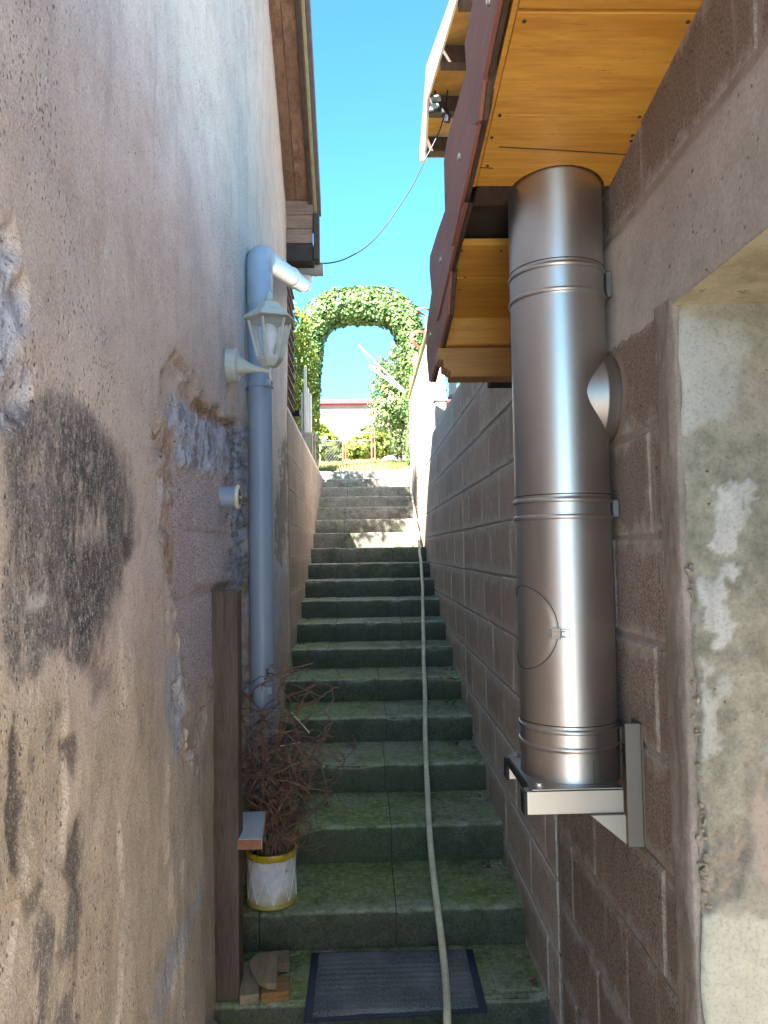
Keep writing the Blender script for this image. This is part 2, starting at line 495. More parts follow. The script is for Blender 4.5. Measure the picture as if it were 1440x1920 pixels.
M['ground'] = m_concrete('courtyard_concrete', (.52, .49, .44), (.42, .39, .35))
M['soffit_l'] = m_wood('brown_soffit_wood', (.46, .235, .13), (.17, .08, .045), 1, .55, 7)
M['wood_dark'] = m_wood('dark_weathered_wood', (.13, .085, .06), (.055, .036, .027), 1, .7, 8, knots=False)
M['box_wood'] = m_wood('brown_board_wood', (.40, .235, .165), (.20, .115, .08), 0, .65, 8, knots=False)
M['lath'] = m_wood('pale_lath_wood', (.58, .46, .27), (.40, .29, .15), 1, .6, 8, knots=False)
M['orange'] = m_wood('varnished_orange_wood', (.74, .40, .065), (.50, .22, .03), 0, .42, 4.5, gl=.45)
M['orange2'] = m_wood('varnished_beam_wood', (.50, .26, .075), (.32, .15, .045), 0, .45, 6, knots=False)
M['red'] = m_wood('red_brown_board', (.42, .175, .12), (.27, .105, .075), 1, .55, 9, knots=False)
M['purlin'] = m_plain('dark_beam', (.045, .034, .028), .8, var=.4, sc=14)
M['steel'] = m_steel()
M['steel2'] = m_steel('bracket_steel', (.50, .49, .46), .36)
M['steel3'] = m_steel('dull_plate_steel', (.25, .235, .215), .42)
M['zinc'] = m_plain('bolt_zinc', (.6, .6, .6), .35, 1.0)
M['seam'] = m_plain('dark_seam', (.05, .045, .04), .5)
M['pvc'] = m_plain('grey_pvc', (.27, .325, .40), .42, var=.05, sc=4, bs=.05, spec=.5)
M['pvc_old'] = m_plain('faded_pvc', (.33, .37, .42), .4, var=.08, sc=9, spec=.5)
M['zincpipe'] = m_plain('galvanised_pipe', (.60, .61, .62), .36, .85, var=.1, sc=14)
M['pvc_white'] = m_plain('white_pvc', (.60, .56, .52), .45, var=.06, sc=6)
M['gutter'] = m_plain('beige_gutter', (.42, .36, .33), .5, var=.08, sc=8)
M['lamp'] = m_plain('lantern_cream_paint', (.46, .48, .42), .5, var=.12, sc=25)
M['cream'] = m_plain('cream_plastic', (.66, .62, .47), .5, var=.06)
M['bulb'] = m_plain('bulb_white', (.8, .8, .8), .35, var=.02)
M['black'] = m_plain('black_plastic', (.018, .019, .022), .5)
M['post'] = m_wood('weathered_post_wood', (.20, .145, .11), (.075, .055, .042), 2, .75, 8, dirt=(.13, .105, .075))
M['plank'] = m_wood('grey_primed_plank', (.78, .79, .80), (.60, .61, .63), 1, .6, 10, knots=False)
M['endgrain'] = m_plain('sawn_end', (.36, .15, .075), .7, var=.25, sc=40)
M['offcut'] = m_wood('mossy_offcut_wood', (.46, .37, .23), (.25, .19, .11), 1, .75, 9, dirt=(.07, .07, .03))
M['white_paint'] = m_plain('white_paint', (.80, .79, .76), .6, var=.05, sc=10)
M['yellow_rail'] = m_plain('yellow_varnish', (.42, .34, .05), .4, var=.25, sc=12)
M['rust'] = m_plain('rusty_iron', (.34, .15, .085), .8, var=.35, sc=30)
M['rust_pink'] = m_plain('faded_rust_paint', (.30, .115, .07), .7, var=.15, sc=30)
M['wet_wood'] = m_wood('wet_offcut_wood', (.50, .28, .09), (.20, .10, .035), 0, .5, 9)
M['dryer'] = m_plain('dryer_paint', (.16, .18, .20), .6)
M['soil'] = m_plain('potting_soil', (.03, .022, .016), .95, var=.5, sc=60, bs=1, bd=.01)
M['twig'] = m_plain('dry_stem', (.21, .125, .085), .75, var=.35, sc=22)
M['dry_leaf'] = m_plain('dry_leaf', (.20, .085, .05), .8, var=.3, sc=18)
M['straw'] = m_plain('straw', (.62, .58, .45), .7)
M['hose'] = None
M['pink'] = m_concrete('pink_render', (.50, .36, .29), (.42, .30, .24), holes=False, sc=.6)
M['coping_red'] = m_plain('red_coping', (.38, .05, .06), .5, var=.12)
M['white_wall'] = m_concrete('white_render', (.80, .77, .73), (.70, .66, .61), holes=False, sc=.8)
M['cream_wall'] = m_concrete('cream_render', (.66, .52, .38), (.56, .43, .31), holes=False, sc=.8)
M['cream_fascia'] = m_plain('cream_fascia', (.74, .68, .54), .5, var=.05)
M['soil_bank'] = m_plain('garden_soil', (.16, .13, .06), .95, var=.4, sc=6, bs=1, bd=.03)
M['roof'] = m_plain('roof_tile', (.22, .10, .07), .8, var=.3, sc=8)
M['tile_edge'] = m_plain('grey_tile', (.15, .12, .115), .75, var=.3, sc=14)
M['bark'] = m_plain('bark', (.10, .075, .05), .9, var=.3, sc=25)
M['galv'] = m_plain('galvanised_tube', (.20, .22, .24), .45, .6)
M['tarp'] = m_plain('white_sheet', (.78, .79, .8), .6)
M['bluep'] = m_plain('light_blue_plastic', (.35, .62, .75), .4)
M['greywood'] = m_wood('grey_weathered_wood', (.46, .42, .34), (.30, .27, .21), 2, .8, 8, knots=False)
M['whitewood'] = m_wood('white_limed_wood', (.76, .74, .70), (.60, .58, .54), 2, .7, 8, knots=False)
M['trellis'] = m_wood('trellis_wood', (.24, .13, .08), (.14, .075, .05), 2, .7, 8, knots=False)
n = N('ribbed_hose')
hn = n.noise(7, 5, .7); hf = n.noise(80, 3, .6)
M['hose'] = n.out(n.mix(n.mr(hn, .42, .66, 0, .7), n.ramp(hf, [(.3, (.74, .66, .42)), (.7, (.92, .84, .60))]), (.50, .46, .28)), .6, n.bump(n.addn(n.mul(n.wave(190, 'Y', 0), .6), hf), .3, .002), 0, .35)
n = N('mat_pile'); v = n.noise(180, 4, .7); w = n.wave(9, 'Y', 1.2, 3, 3); b = n.noise(4, 5, .6)
col = n.ramp(v, [(.3, (.045, .052, .055)), (.5, (.15, .165, .17)), (.7, (.32, .335, .33))])
col = n.mix(n.mr(b, .42, .65, 0, .6), col, (.36, .355, .35))
M['mat'] = n.out(col, .95, n.bump(n.addn(n.mul(w, .5), v), .9, .006), 0, .1)
M['mat_edge'] = m_plain('mat_rubber', (.02, .03, .05), .5, var=.2)
n = N('lantern_glass'); gd = n.noise(16, 5, .7)
n.out(n.mix(n.mr(gd, .4, .7, 0, 1), (.75, .77, .75), (.5, .5, .46)), .18, None, 0, .5, Alpha=n.mr(gd, .3, .7, .16, .34)); M['glass'] = n.m
n = N('enamel_pot'); gz = n.sep(n.gen)[2]; pn = n.noise(18, 5, .7)
e = n.addn(gz, n.mul(n.ma('SUBTRACT', pn, .5), .10))
ycol = n.ramp(n.noise(30, 4, .7), [(.35, (.42, .27, .015)), (.65, (.62, .45, .03))])
wcol = n.ramp(pn, [(.35, (.55, .57, .58)), (.65, (.74, .75, .76))])
top = n.mr(e, .855, .87); bot = n.mr(e, .10, .085)
hz = n.mul(n.mr(e, .5, .86), .0)
col = n.mix(n.ma('MAXIMUM', top, bot), wcol, ycol)
col = n.mix(n.mr(n.addn(e, n.mul(pn, .4)), .62, .25, 0, .75), col, (.40, .33, .10))
col = n.mix(n.mr(n.noise(11, 6, .7), .60, .68, 0, .6), col, (.16, .10, .04))
M['pot'] = n.out(col, .35, n.bump(pn, .1, .002), 0, .5)
M['ivy'] = m_leaf('ivy_leaf', [(.03, .07, .018), (.07, .14, .035), (.12, .21, .055), (.21, .30, .09), (.34, .40, .16)], .25, .38)
M['thuja'] = m_leaf('golden_conifer', [(.045, .085, .012), (.12, .19, .02), (.23, .29, .03), (.40, .38, .05)], .3, .5)
M['shrub'] = m_leaf('shrub_leaf', [(.06, .11, .04), (.12, .20, .06), (.21, .29, .10), (.32, .37, .16)], .35, .45)
M['bush'] = m_leaf('bush_leaf', [(.05, .09, .015), (.13, .18, .03), (.25, .28, .05), (.38, .36, .08)], .35, .45)
M['grassm'] = m_leaf('grass_blade', [(.08, .15, .02), (.15, .24, .04), (.30, .32, .08), (.45, .40, .16)], .3, .5)
M['drygrass'] = m_leaf('dry_grass_blade', [(.25, .20, .07), (.38, .31, .12), (.52, .44, .22)], .3, .6)
# ------------------------------------------------------------------ the two wall planes (very slightly splayed)
def XR(Y): return .6553+.0047*(Y-5)
def XL(Y): return -.5221-.0046*(Y-5)
def onR(x, y, off=0):
    X = .65
    for _ in range(4): P = pX(x, y, X+off); X = XR(P[1])
    return P
def onL(x, y, off=0):
    X = -.52
    for _ in range(4): P = pX(x, y, X+off); X = XL(P[1])
    return P
SY = [3.138, 3.615, 4.113, 4.603, 5.108, 5.595, 6.054, 6.528, 6.997, 7.441, 7.88, 8.319, 8.757, 9.187, 9.626, 10.082, 10.546, 11.007]
SZ = [0.144, 0.308, 0.454, 0.597, 0.743, 0.884, 1.03, 1.177, 1.331, 1.478, 1.633, 1.799, 1.965, 2.134, 2.293, 2.454, 2.61, 2.769]
HC = onL(540, 950)[1]            # far corner of the left house
SEAM = onR(1050, 1700)[1]        # where the building wall meets the stair wall
JAMB = onR(1290, 1200)[1]        # door jamb
GZ = -.17

# ------------------------------------------------------------------ ground
mb = MB(); mb.add([(-60, -60, GZ), (60, -60, GZ), (60, 2.66, GZ), (-60, 2.66, GZ)], [(0, 1, 2, 3)])
tag(mb.build('ground', M['ground'], fix=False), 'concrete courtyard ground at the foot of the stairs', kind='structure')
def gz_up(Y):
    return 2.60+.17*np.clip((Y-5.4)/5.6, 0, 1)+.98*np.clip((Y-11.0)/7.0, 0, 1)
for nm, x0, x1, ys in (('garden_terrain', -60, -.60, (5.45, 11.02)), ('garden_terrain', .74, 60, (4.95, 11.02)), ('garden_terrain', -60, 60, (11.02, 12.2, 13.4, 15, 18, 24, 60, 250))):
    mb = MB()
    for a, b in zip(ys[:-1], ys[1:]):
        za, zb = float(gz_up(a))-.035, float(gz_up(b))-.035
        mb.add([(x0, a, za), (x1, a, za), (x1, b, zb), (x0, b, zb)], [(0, 1, 2, 3)])
    tag(mb.build(nm, M['soil_bank'], fix=False), kind='structure')

# ------------------------------------------------------------------ stairs: every step is a row of concrete blocks
stairs = empty('stairs', (0, 3.1, 0), 'long straight flight of mossy concrete block steps between two walls', 'stairs', kind='structure')
def step_block(x0, x1, y0, y1, z0, z1, seed, nx=12):
    rs = random.Random(seed)
    xs = [x0+(x1-x0)*i/nx for i in range(nx+1)]
    prof = [(y1, z0), (y0, z0), (y0, z0+(z1-z0)*.35), (y0, z0+(z1-z0)*.7), (y0+.001, z1-.012), (y0+.005, z1-.004), (y0+.014, z1), (y0+.035, z1), (y0+.10, z1), (y0+.25, z1), (y1, z1)]
    vs, fs = [], []
    for i, x in enumerate(xs):
        chip = max(0, mnoise.noise((x*9+seed, seed*1.7, 0))-.12)*.035
        edge = .006 if i in (0, nx) else 0
        for j, (y, z) in enumerate(prof):
            q = mnoise.noise((x*14, y*14+seed, z*14))
            dy = q*.0035 if 1 <= j <= 5 else 0
            dz = mnoise.noise((x*7+3, y*7, seed*.3))*.005 if j >= 6 else 0
            if j in (4, 5): dy += chip*(1 if j == 5 else .5); dz -= chip*.7
            if j == 6: dz -= chip*.3
            if 1 <= j <= 6: dy += edge*.6
            vs.append((x, y+dy, z+dz-(edge*.5 if j >= 5 else 0)))
    m = len(prof)
    for i in range(nx):
        for j in range(m):
            k = (j+1) % m
            fs.append((i*m+j, i*m+k, (i+1)*m+k, (i+1)*m+j))
    fs += [tuple(range(m)), tuple(range(nx*m, nx*m+m))[::-1]]
    return MB().add(vs, fs)
def add_step(mb, name):
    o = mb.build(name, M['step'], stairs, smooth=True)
    k = len(o.data.vertices)
    at = o.data.attributes.new('wear', 'FLOAT', 'POINT')
    at.data.foreach_set('value', np.tile([0, 0, 0, 0, .1, .5, .95, .5, 0, 0, 0], k//11).astype(np.float32))
JX = [-.435, .118]
for k in range(18):
    y0 = SY[k]; y1 = (SY[k+1]+.05) if k < 17 else 11.6
    z0 = (SZ[k-1] if k else 0)-.03; z1 = SZ[k]
    off = [0, .0, -.012, .012, -.02, -.06, .03, .02, -.06, -.03, .03, .07, .06, .06, .09, .09, .08, .1][k]
    if k >= 5: js = [-.235+off*.5, .305+off*.3]
    else: js = [JX[0]+off, JX[1]+off]
    xs = [XL(y0)-.06]+js+[XR(y0)+.06]
    for i in range(3):
        add_step(step_block(xs[i]+.0019, xs[i+1]-.0019, y0, y1, z0, z1, k*3+i+1), 'step_block')
# landing: two rows of slabs, and a lower kerb at its edge
ly = [onR(1030, 1884)[1], 2.80, 3.18]
for r_ in range(2):
    xs = [-.60, .16-.02*r_, .72] if r_ == 0 else [-.60, -.05, .40, .72]
    for i in range(len(xs)-1):
        add_step(step_block(xs[i]+.002, xs[i+1]-.002, ly[r_], ly[r_+1]-.003, -.22, 0.0-(.002*r_), 90+r_*5+i), 'landing_slab')

core = [(ly[0]+.05, -.4), (ly[0]+.05, -.02), (SY[0]+.02, -.02)]
for k in range(18):
    core += [(SY[k]+.022, SZ[k]-.02), ((SY[k+1] if k < 17 else 11.5)+.022, SZ[k]-.02)]
core += [(11.522, -.4)]
MB().prism([(-.60, y, z) for y, z in core], (1.34, 0, 0)).build('stair_core', M['purlin'], stairs)

# ------------------------------------------------------------------ left house
house = empty('plastered_house', (-2, 2, GZ), 'pink plastered house with peeling damp-stained wall along the left of the stairs', 'house')
RS = .72
PA = onL(502, 2)                       # wall meets soffit
def zs(Y): return PA[2]-RS*(Y-PA[1])
def plaster_wall():
    cx = np.arange(-90, 541, 2.0)
    Yc = np.array([onL(x, 1032)[1] for x in cx])
    Yc = np.concatenate([[-1.5, -1., 0., .6], Yc, [HC]])
    Zr = np.concatenate([np.arange(-.26, 4.9, .0115), [5.3, 5.8, 6.4, 7.]])
    nr, nc = len(Zr), len(Yc)
    Y = np.tile(Yc, nr); Z = np.repeat(Zr, nc)
    zt = np.where(Y > 1.5, zs(Y), zs(3-Y))+.03
    Z = np.minimum(Z, zt)
    X = XL(Y)
    Px, Py = pix(np.stack([X, Y, Z], 1))
    ok = Y > .9
    a1 = fbm(Y*9, Z*9, 5, 3); a2 = fbm(Y*28, Z*28, 4, 11); a3 = fbm(Y*3, Z*3, 4, 23); a4 = fbm(Y*60, Z*22, 3, 31)
    def mk(poly, soft=14, amp=34, amp2=14):
        return np.where(ok, sst(soft, -soft, sdpoly(poly, Px, Py)+a1*amp+a2*amp2), 0)
    dark = mk([(70, 742), (130, 742), (185, 785), (228, 850), (250, 960), (258, 1010), (240, 1090), (218, 1130), (196, 1190), (190, 1240), (150, 1255), (100, 1225), (70, 1265), (30, 1275), (12, 1200), (15, 1050), (5, 870), (15, 780)], 16, 30, 12)
    core = mk([(110, 800), (170, 800), (220, 880), (240, 1000), (225, 1110), (190, 1215), (140, 1235), (115, 1150), (100, 1000), (120, 900)], 30, 60, 30)
    dark = dark*(.82+.18*core)*np.clip(1.10+.7*a1+.65*a4, 0, 1)
    blot = np.where(ok, sst(.10, .34, a1*.8+a3*.7+a4*.25)*sst(230, 120, Px+a3*60)*sst(1200, 1300, Py), 0)*.75
    dark = np.clip(np.maximum(dark, blot), 0, 1)
    blk = np.maximum.reduce([
        mk([(18, 1330), (30, 1340), (34, 1450), (30, 1560), (44, 1640), (20, 1640), (15, 1500), (12, 1400)], 5, 12, 9),
        mk([(128, 1540), (144, 1520), (146, 1640), (140, 1720), (132, 1700), (108, 1640)], 8, 16, 9)*.9,
        mk([(110, 1385), (128, 1380), (134, 1420), (126, 1450), (112, 1410)], 7, 12, 6)*.8,
        mk([(95, 1295), (116, 1320), (108, 1355), (94, 1340)], 7, 14, 6)*.6,
        mk([(130, 1640), (142, 1660), (138, 1860), (130, 1860)], 5, 10, 6)*.6,
        mk([(36, 1680), (66, 1660), (60, 1705), (36, 1720)], 7, 18, 10)*.7,
        mk([(160, 1240), (196, 1230), (200, 1290), (175, 1330), (158, 1300)], 9, 20, 10)*.55,
        mk([(236, 1010), (254, 1015), (242, 1060), (222, 1090)], 5, 10, 6)*.9,
        mk([(512, 960), (538, 880), (541, 960), (528, 1060), (512, 1050)], 4, 10, 10)*.7,
        mk([(527, 838), (536, 815), (541, 840), (538, 900), (524, 960)], 4, 9, 9)*.8])
    peel = mk([(-90, 420), (20, 424), (32, 470), (22, 500), (45, 545), (58, 610), (38, 650), (64, 690), (58, 745), (40, 790), (10, 810), (-90, 760)], 5, 16, 9)
    a5 = fbm(Y*18, Z*16, 4, 67)
    exp = mk([(318, 690), (345, 705), (368, 760), (405, 780), (440, 797), (456, 835), (463, 900), (466, 1200), (440, 1200), (400, 1330), (372, 1440), (355, 1400), (348, 1220), (330, 1130), (322, 1000), (318, 860)], 3, 16, 16)
    expw = mk([(306, 680), (330, 664), (352, 690), (372, 750), (410, 772), (445, 790), (466, 835), (468, 1250), (404, 1330), (372, 1440), (350, 1410), (340, 1230), (318, 1130), (312, 1000), (306, 800)], 4, 17, 17)
    smear = mk([(335, 740), (370, 770), (440, 800), (460, 830), (462, 905), (405, 890), (350, 875), (340, 820)], 8, 12, 9)
    strip = mk([(438, 790), (464, 800), (466, 1320), (445, 1320), (440, 1100)], 4, 9, 9)
    brown = mk([(318, 800), (336, 760), (346, 870), (350, 1000), (346, 1120), (330, 1130), (318, 1000)], 8, 12, 12)
    brown2 = mk([(366, 742), (440, 788), (444, 806), (400, 790), (370, 770)], 4, 7, 7)
    block = mk([(342, 880), (450, 888), (446, 1200), (380, 1330), (352, 1225), (344, 1120)], 6, 9, 7)
    pale = mk([(312, 1222), (352, 1225), (356, 1330), (340, 1420), (326, 1430), (312, 1330)], 6, 10, 6)
    dia = mk([(384, 1630), (392, 1660), (350, 1770), (322, 1850), (306, 1910), (288, 1910), (310, 1810), (345, 1720)], 8, 12, 8)
    right_s = mk([(510, 1050), (536, 1060), (528, 1180), (520, 1330), (510, 1400)], 5, 9, 6)
    och = np.where(ok, sst(1120, 1420, Py+a3*260-(Px-150)*.5*(Px < 150)), 0)
    och = np.maximum(och, mk([(-90, 560), (70, 700), (30, 1340), (-90, 1400)], 60, 60, 20)*.55)
    wht = np.maximum.reduce([mk([(196, 462), (204, 464), (203, 488), (197, 486)], 3, 4, 2), mk([(70, 1210), (88, 1225), (84, 1290), (74, 1280)], 6, 10, 6)*.45, mk([(52, 1118), (80, 1120), (74, 1145), (50, 1140)], 5, 8, 6)*.6])
    orange = mk([(527, 1080), (541, 1070), (541, 1460), (516, 1460), (522, 1200)], 4, 7, 5)
    rim = np.clip(expw*(1-expw)*4, 0, 1); rim2 = np.clip(exp*(1-exp)*4, 0, 1)
    ridge = fbm(Y*70, Z*9, 4, 51)
    smear_all = np.clip(np.maximum.reduce([peel*.85, smear, strip*.9, dia*.65, pale*.75, right_s*.75]), 0, 1)
    brn = np.clip(np.maximum.reduce([rim*np.clip(.3+1.5*a2, 0, 1)*.6, smear*sst(.2, .45, a2-.2*ridge)*.6, brown*np.clip(.5+1.4*a2+a1, 0, 1), brown2*.9, peel*np.clip(a1*1.6-.25, 0, 1), orange*.35]), 0, 1)
    # relief
    D = .010*fbm(Y*1.6, Z*1.3, 3, 41)+.0035*a1+.0016*a2
    D += -.026*expw*(1-.35*smear)+.006*(expw*(1-exp))+rim2*.008*a2+rim*.004*a2
    D += smear*(.019*ridge+.009*a2)+strip*(.014*a2+.009*a4)+brown*(.016*a2+.007*a4)
    D += -.014*peel+peel*(.013*a2+.009*a1)
    D += .006*dia*ridge
    D += -.007*blk*np.clip(.5+a2, 0, 1)
    # grooves between the laid-bare blocks
    zj = [onL(400, 998)[2], onL(372, 1118)[2]]
    for zq in zj: D += -.007*block*np.exp(-((Z-zq+.004*a1)/.006)**2)
    yj = onL(388, 1050)[1]
    D += -.006*block*np.exp(-((Y-yj)/.02)**2)*((Z < zj[0]) & (Z > zj[1]))
    # flaking edges in the damp zone
    D += .007*och*sst(.05, .12, fbm(Y*5, Z*2.2, 5, 61))*(1-expw)
    D += -.034*mk([(385, 1100), (470, 1090), (470, 1920), (388, 1920)], 3, 3, 3)*(1-.6*expw)
    D = np.where(ok, D, 0)
    P = np.stack([X+D, Y, Z], 1)
    at = dict(ochre=och, dark=dark*(1-expw), peel=peel, smear=smear_all, brown=brn, black=np.clip(np.maximum.reduce([blk*.9, rim2*np.clip(.35+1.6*a2, 0, 1)*.55, smear*sst(.28, .5, -ridge)*.6, strip*sst(.15, .4, -a2)*.7]), 0, 1), white=wht, block=block)
    o = link('plaster_wall', gridmesh('plaster_wall', P, nr, nc, at), M['plaster'], house)
plaster_wall()
# the rest of the shell
for ye, o_ in ((HC, 1), (-1.5, -1)):
    h_ = zs(HC) if ye > 0 else zs(4.5)
    MB().add([(XL(ye), ye, -.2), (XL(ye), ye, h_), (-6, ye, h_), (-6, ye, -.2)], [(0, 1, 2, 3)[::o_]]).build('end_wall', M['pink'], house, fix=False)
VX = -.278
def slope_slab(x0, x1, y0, y1, o0, o1):
    """slab following the roof slope between offsets o0..o1 above the soffit plane"""
    return MB().prism([(x0, y0, zs(y0)+o0), (x0, y1, zs(y1)+o0), (x0, y1, zs(y1)+o1), (x0, y0, zs(y0)+o1)], (x1-x0, 0, 0))
YE = 5.50
slope_slab(-6, VX-.02, 1.5, YE, .10, .17).build('roof', M['roof'], house)
m2 = MB().prism([(-6, 1.5, zs(1.5)+.10), (-6, -1.7, zs(4.7)+.10), (-6, -1.7, zs(4.7)+.17), (-6, 1.5, zs(1.5)+.17)], (6+VX, 0, 0))
m2.build('roof', M['roof'], house)
YB = onL(535, 387)[1]
sx = pY(560, 200, 4.6)[0]
slope_slab(XL(4)-.03, sx-.085, 1.5, YB, .0, .022).build('soffit_board', M['soffit_l'], house, bevel=.002)
slope_slab(sx-.083, sx, 1.5, YB, .001, .022).build('soffit_board', M['soffit_l'], house, bevel=.002)
slope_slab(sx+.002, sx+.035, 1.5, YB+.19, -.035, .09).build('barge_board', M['wood_dark'], house, bevel=.003)
slope_slab(sx+.036, sx+.058, 1.5, YB+.24, .02, .10).build('verge_lath', M['lath'], house, bevel=.002)
yv = 1.6
while yv < YE-.05:
    y2 = min(yv+.46, YE)
    MB().prism([(sx+.06, yv, zs(yv)+.035), (sx+.06, y2+.02, zs(y2)+.022), (sx+.06, y2+.02, zs(y2)+.15), (sx+.06, yv, zs(yv)+.165)], (.028, 0, 0)).build('verge_tile', M['tile_edge'], house, bevel=.003)
    yv = y2
# boxed return at the foot of the verge
rows = [387, 403, 429, 456]
for a, b in zip(rows[:-1], rows[1:]):
    za, zb = pY(560, a, YB)[2]+(.045 if a == 387 else 0), pY(560, b, YB)[2]
    MB().box(XL(5)-.02, pY(586, a, YB)[0], YB+.002, YB+.024, zb+.003, za).build('eave_board', M['box_wood'], house, bevel=.002)
za, zb = pY(560, 457, YB)[2], pY(560, 490, YB)[2]
MB().box(XL(5)-.02, pY(587, 470, YB)[0], YB-.004, YB+.16, zb, za).build('eave_beam', M['purlin'], house, bevel=.004)
MB().box(pY(588, 470, YB)[0], pY(599, 470, YB)[0], YB-.012, YB+.10, pY(560, 487, YB)[2], pY(560, 400, YB)[2]).build('barge_end', M['wood_dark'], house, bevel=.004)
# gutter along the far eave with its outlet
GY = 5.56
g0 = pY(575, 508, GY)
gx1 = pY(604, 508, GY)[0]
prof = [(.055*math.cos(a), .055*math.sin(a)) for a in np.linspace(math.pi, 2*math.pi, 13)]
mb = MB(); vs = []
for X in (-5.9, gx1):
    vs += [(X, g0[1]+c, g0[2]+.03+s*1.25) for c, s in prof]+[(X, g0[1]+c*.93, g0[2]+.03+s*1.16) for c, s in prof[::-1]]
nn = 26
mb.add(vs, [(i, (i+1) % nn, nn+(i+1) % nn, nn+i) for i in range(nn)])
gut = mb.build('rain_gutter', M['gutter'], house, smooth=True)
MB().prism([(gx1, g0[1]+c*1.05, g0[2]+.031+s*1.3) for c, s in prof]+[(gx1, g0[1]+.058, g0[2]+.05), (gx1, g0[1]-.058, g0[2]+.05)], (.008, 0, 0)).build('end_cap', M['gutter'], gut)
xj = pY(592, 508, GY)[0]
MB().tube([(xj, g0[1]+c*1.06, g0[2]+.031+s*1.31) for c, s in prof], .006, 6).build('gutter_joint', M['gutter'], gut, smooth=True)

# ------------------------------------------------------------------ downpipe of the house
PY_ = 3.42
pt = pY(489, 560, PY_); pb = pY(489.5, 1300, PY_)
pxc = (pt[0]+pb[0])/2
dp = empty('downpipe', (pxc, PY_, SZ[0]), 'grey plastic downpipe running down the house wall behind the lantern', 'downpipe')
ztop = pY(489, 515, PY_)[2]
MB().tube([(pxc, PY_, SZ[0]-.02), (pxc, PY_, 1.2), (pxc, PY_, ztop)], .0555, 28).build('lower_pipe', M['pvc'], dp, smooth=True)
zc = pY(489, 575, PY_)[2]
MB().lathe([(.0562, zc), (.060, zc+.012), (.060, ztop+.0), (.0575, ztop+.004)], (pxc, PY_, 0), 28, cap=False).build('socket', M['pvc_old'], dp, smooth=True)
e0 = np.array([pxc, PY_, ztop]); far = pY(566, 533, 5.28)
vd = far-np.array([pxc, PY_, ztop+.07]); L_ = np.linalg.norm(vd); vd = vd/L_
c0 = np.array([pxc, PY_, ztop+.03])
def bez(a, b, c, n):
    return [tuple((1-t)**2*a+2*t*(1-t)*b+t*t*c) for t in np.linspace(0, 1, n)]
kn = np.array([pxc, PY_, ztop+.085])
MB().tube([tuple(e0)]+bez(c0, kn, kn+vd*.11, 9), .0605, 28).build('elbow', M['pvc_old'], dp, smooth=True)
s1 = kn+vd*.09
end = far
MB().tube([tuple(s1), tuple(s1+(end-s1)*.5), tuple(end)], .0555, 24).build('sloping_pipe', M['zincpipe'], dp, smooth=True)
mid = s1+(end-s1)*.60
MB().tube([tuple(mid), tuple(mid+vd*.02), tuple(mid+vd*.03), tuple(mid+vd*.10)], [.060, .0615, .059, .059], 24).build('pipe_collar', M['zincpipe'], dp, smooth=True)
u2 = np.array([g0[0]+.06, GY, g0[2]-.02])
u2 = pY(572, 515, GY)
u2[2] -= .02
MB().tube(bez(end-vd*.10, end+vd*.12, np.array([u2[0], u2[1], u2[2]-.06]), 9)+[tuple(u2)], .052, 20).build('outlet_bend', M['pvc_white'], dp, smooth=True)
for yy, nm in ((722, 'pipe_clip'), (1290, 'pipe_clip')):
    q = pY(489, yy, PY_)[2]
    c = MB().lathe([(.0565, q-.014), (.061, q-.014), (.061, q+.014), (.0565, q+.014)], (pxc, PY_, 0), 28, cap=False)
    c.box(XL(PY_)-.02, pxc-.055, PY_-.012, PY_+.012, q-.008, q+.008)
    c.box(pxc+.03, pxc+.05, PY_-.066, PY_-.048, q-.016, q+.016)
    c.box(pxc-.075, pxc-.055, PY_-.02, PY_+.02, q-.016, q+.016)
    c.build(nm, M['pvc'], dp, smooth=True)

# ------------------------------------------------------------------ lantern
wp = onL(428, 686)
LY = wp[1]; lx = pY(506, 640, LY)[0]
def lz(y): return pY(506, y, LY)[2]
lan = empty('wall_lantern', (XL(LY), LY, wp[2]), 'cream six-sided coach lantern on a bracket beside the downpipe', 'lantern')
rp = .066
MB().lathe([(rp, 0), (rp, .004), (rp*.99, .038), (rp*.9, .043), (.02, .045)], (XL(LY)-.004, LY, wp[2]), 32, 'x').build('wall_plate', M['lamp'], lan, smooth=True)
za = lz(697)
ax0 = XL(LY)+.035
pts = [(ax0+(lx-ax0)*t, LY, wp[2]+(za-wp[2])*t) for t in np.linspace(0, 1, 12)]
rr = [.010+.032*(1-t)**2.4 for t in np.linspace(0, 1, 12)]
MB().tube(pts, rr, 18).build('bracket_arm', M['lamp'], lan, smooth=True)
A0 = R(18)
def hexr(r): return r
MB().lathe([(.010, lz(700)), (.010, lz(690)), (.028, lz(688)), (.036, lz(684)), (.05, lz(676)), (.053, lz(672)), (.053, lz(670))], (lx, LY, 0), 6, a0=A0).build('lantern_base', M['lamp'], lan, bevel=.001)
MB().tube([(lx, LY, lz(692)), (lx, LY, lz(706)), (lx+.004, LY, lz(714))], [.011, .008, .004], 10).build('drop_finial', M['lamp'], lan, smooth=True)
rb, rtp, zb, zt_ = .049, .083, lz(671), lz(604)
mbf = MB(); 
gl = []
for k in range(6):
    a = A0+k*math.pi/3; b = A0+(k+1)*math.pi/3
    p0 = (lx+rb*math.cos(a), LY+rb*math.sin(a), zb); p1 = (lx+rtp*math.cos(a), LY+rtp*math.sin(a), zt_)
    MB().tube([p0, p1], .0055, 6).build('frame_bar', M['lamp'], lan)
    q = .93
    g = MB().add([(lx+rb*q*math.cos(a), LY+rb*q*math.sin(a), zb), (lx+rb*q*math.cos(b), LY+rb*q*math.sin(b), zb), (lx+rtp*q*math.cos(b), LY+rtp*q*math.sin(b), zt_), (lx+rtp*q*math.cos(a), LY+rtp*q*math.sin(a), zt_)], [(0, 1, 2, 3)])
    g.build('glass_pane', M['glass'], lan, fix=False)
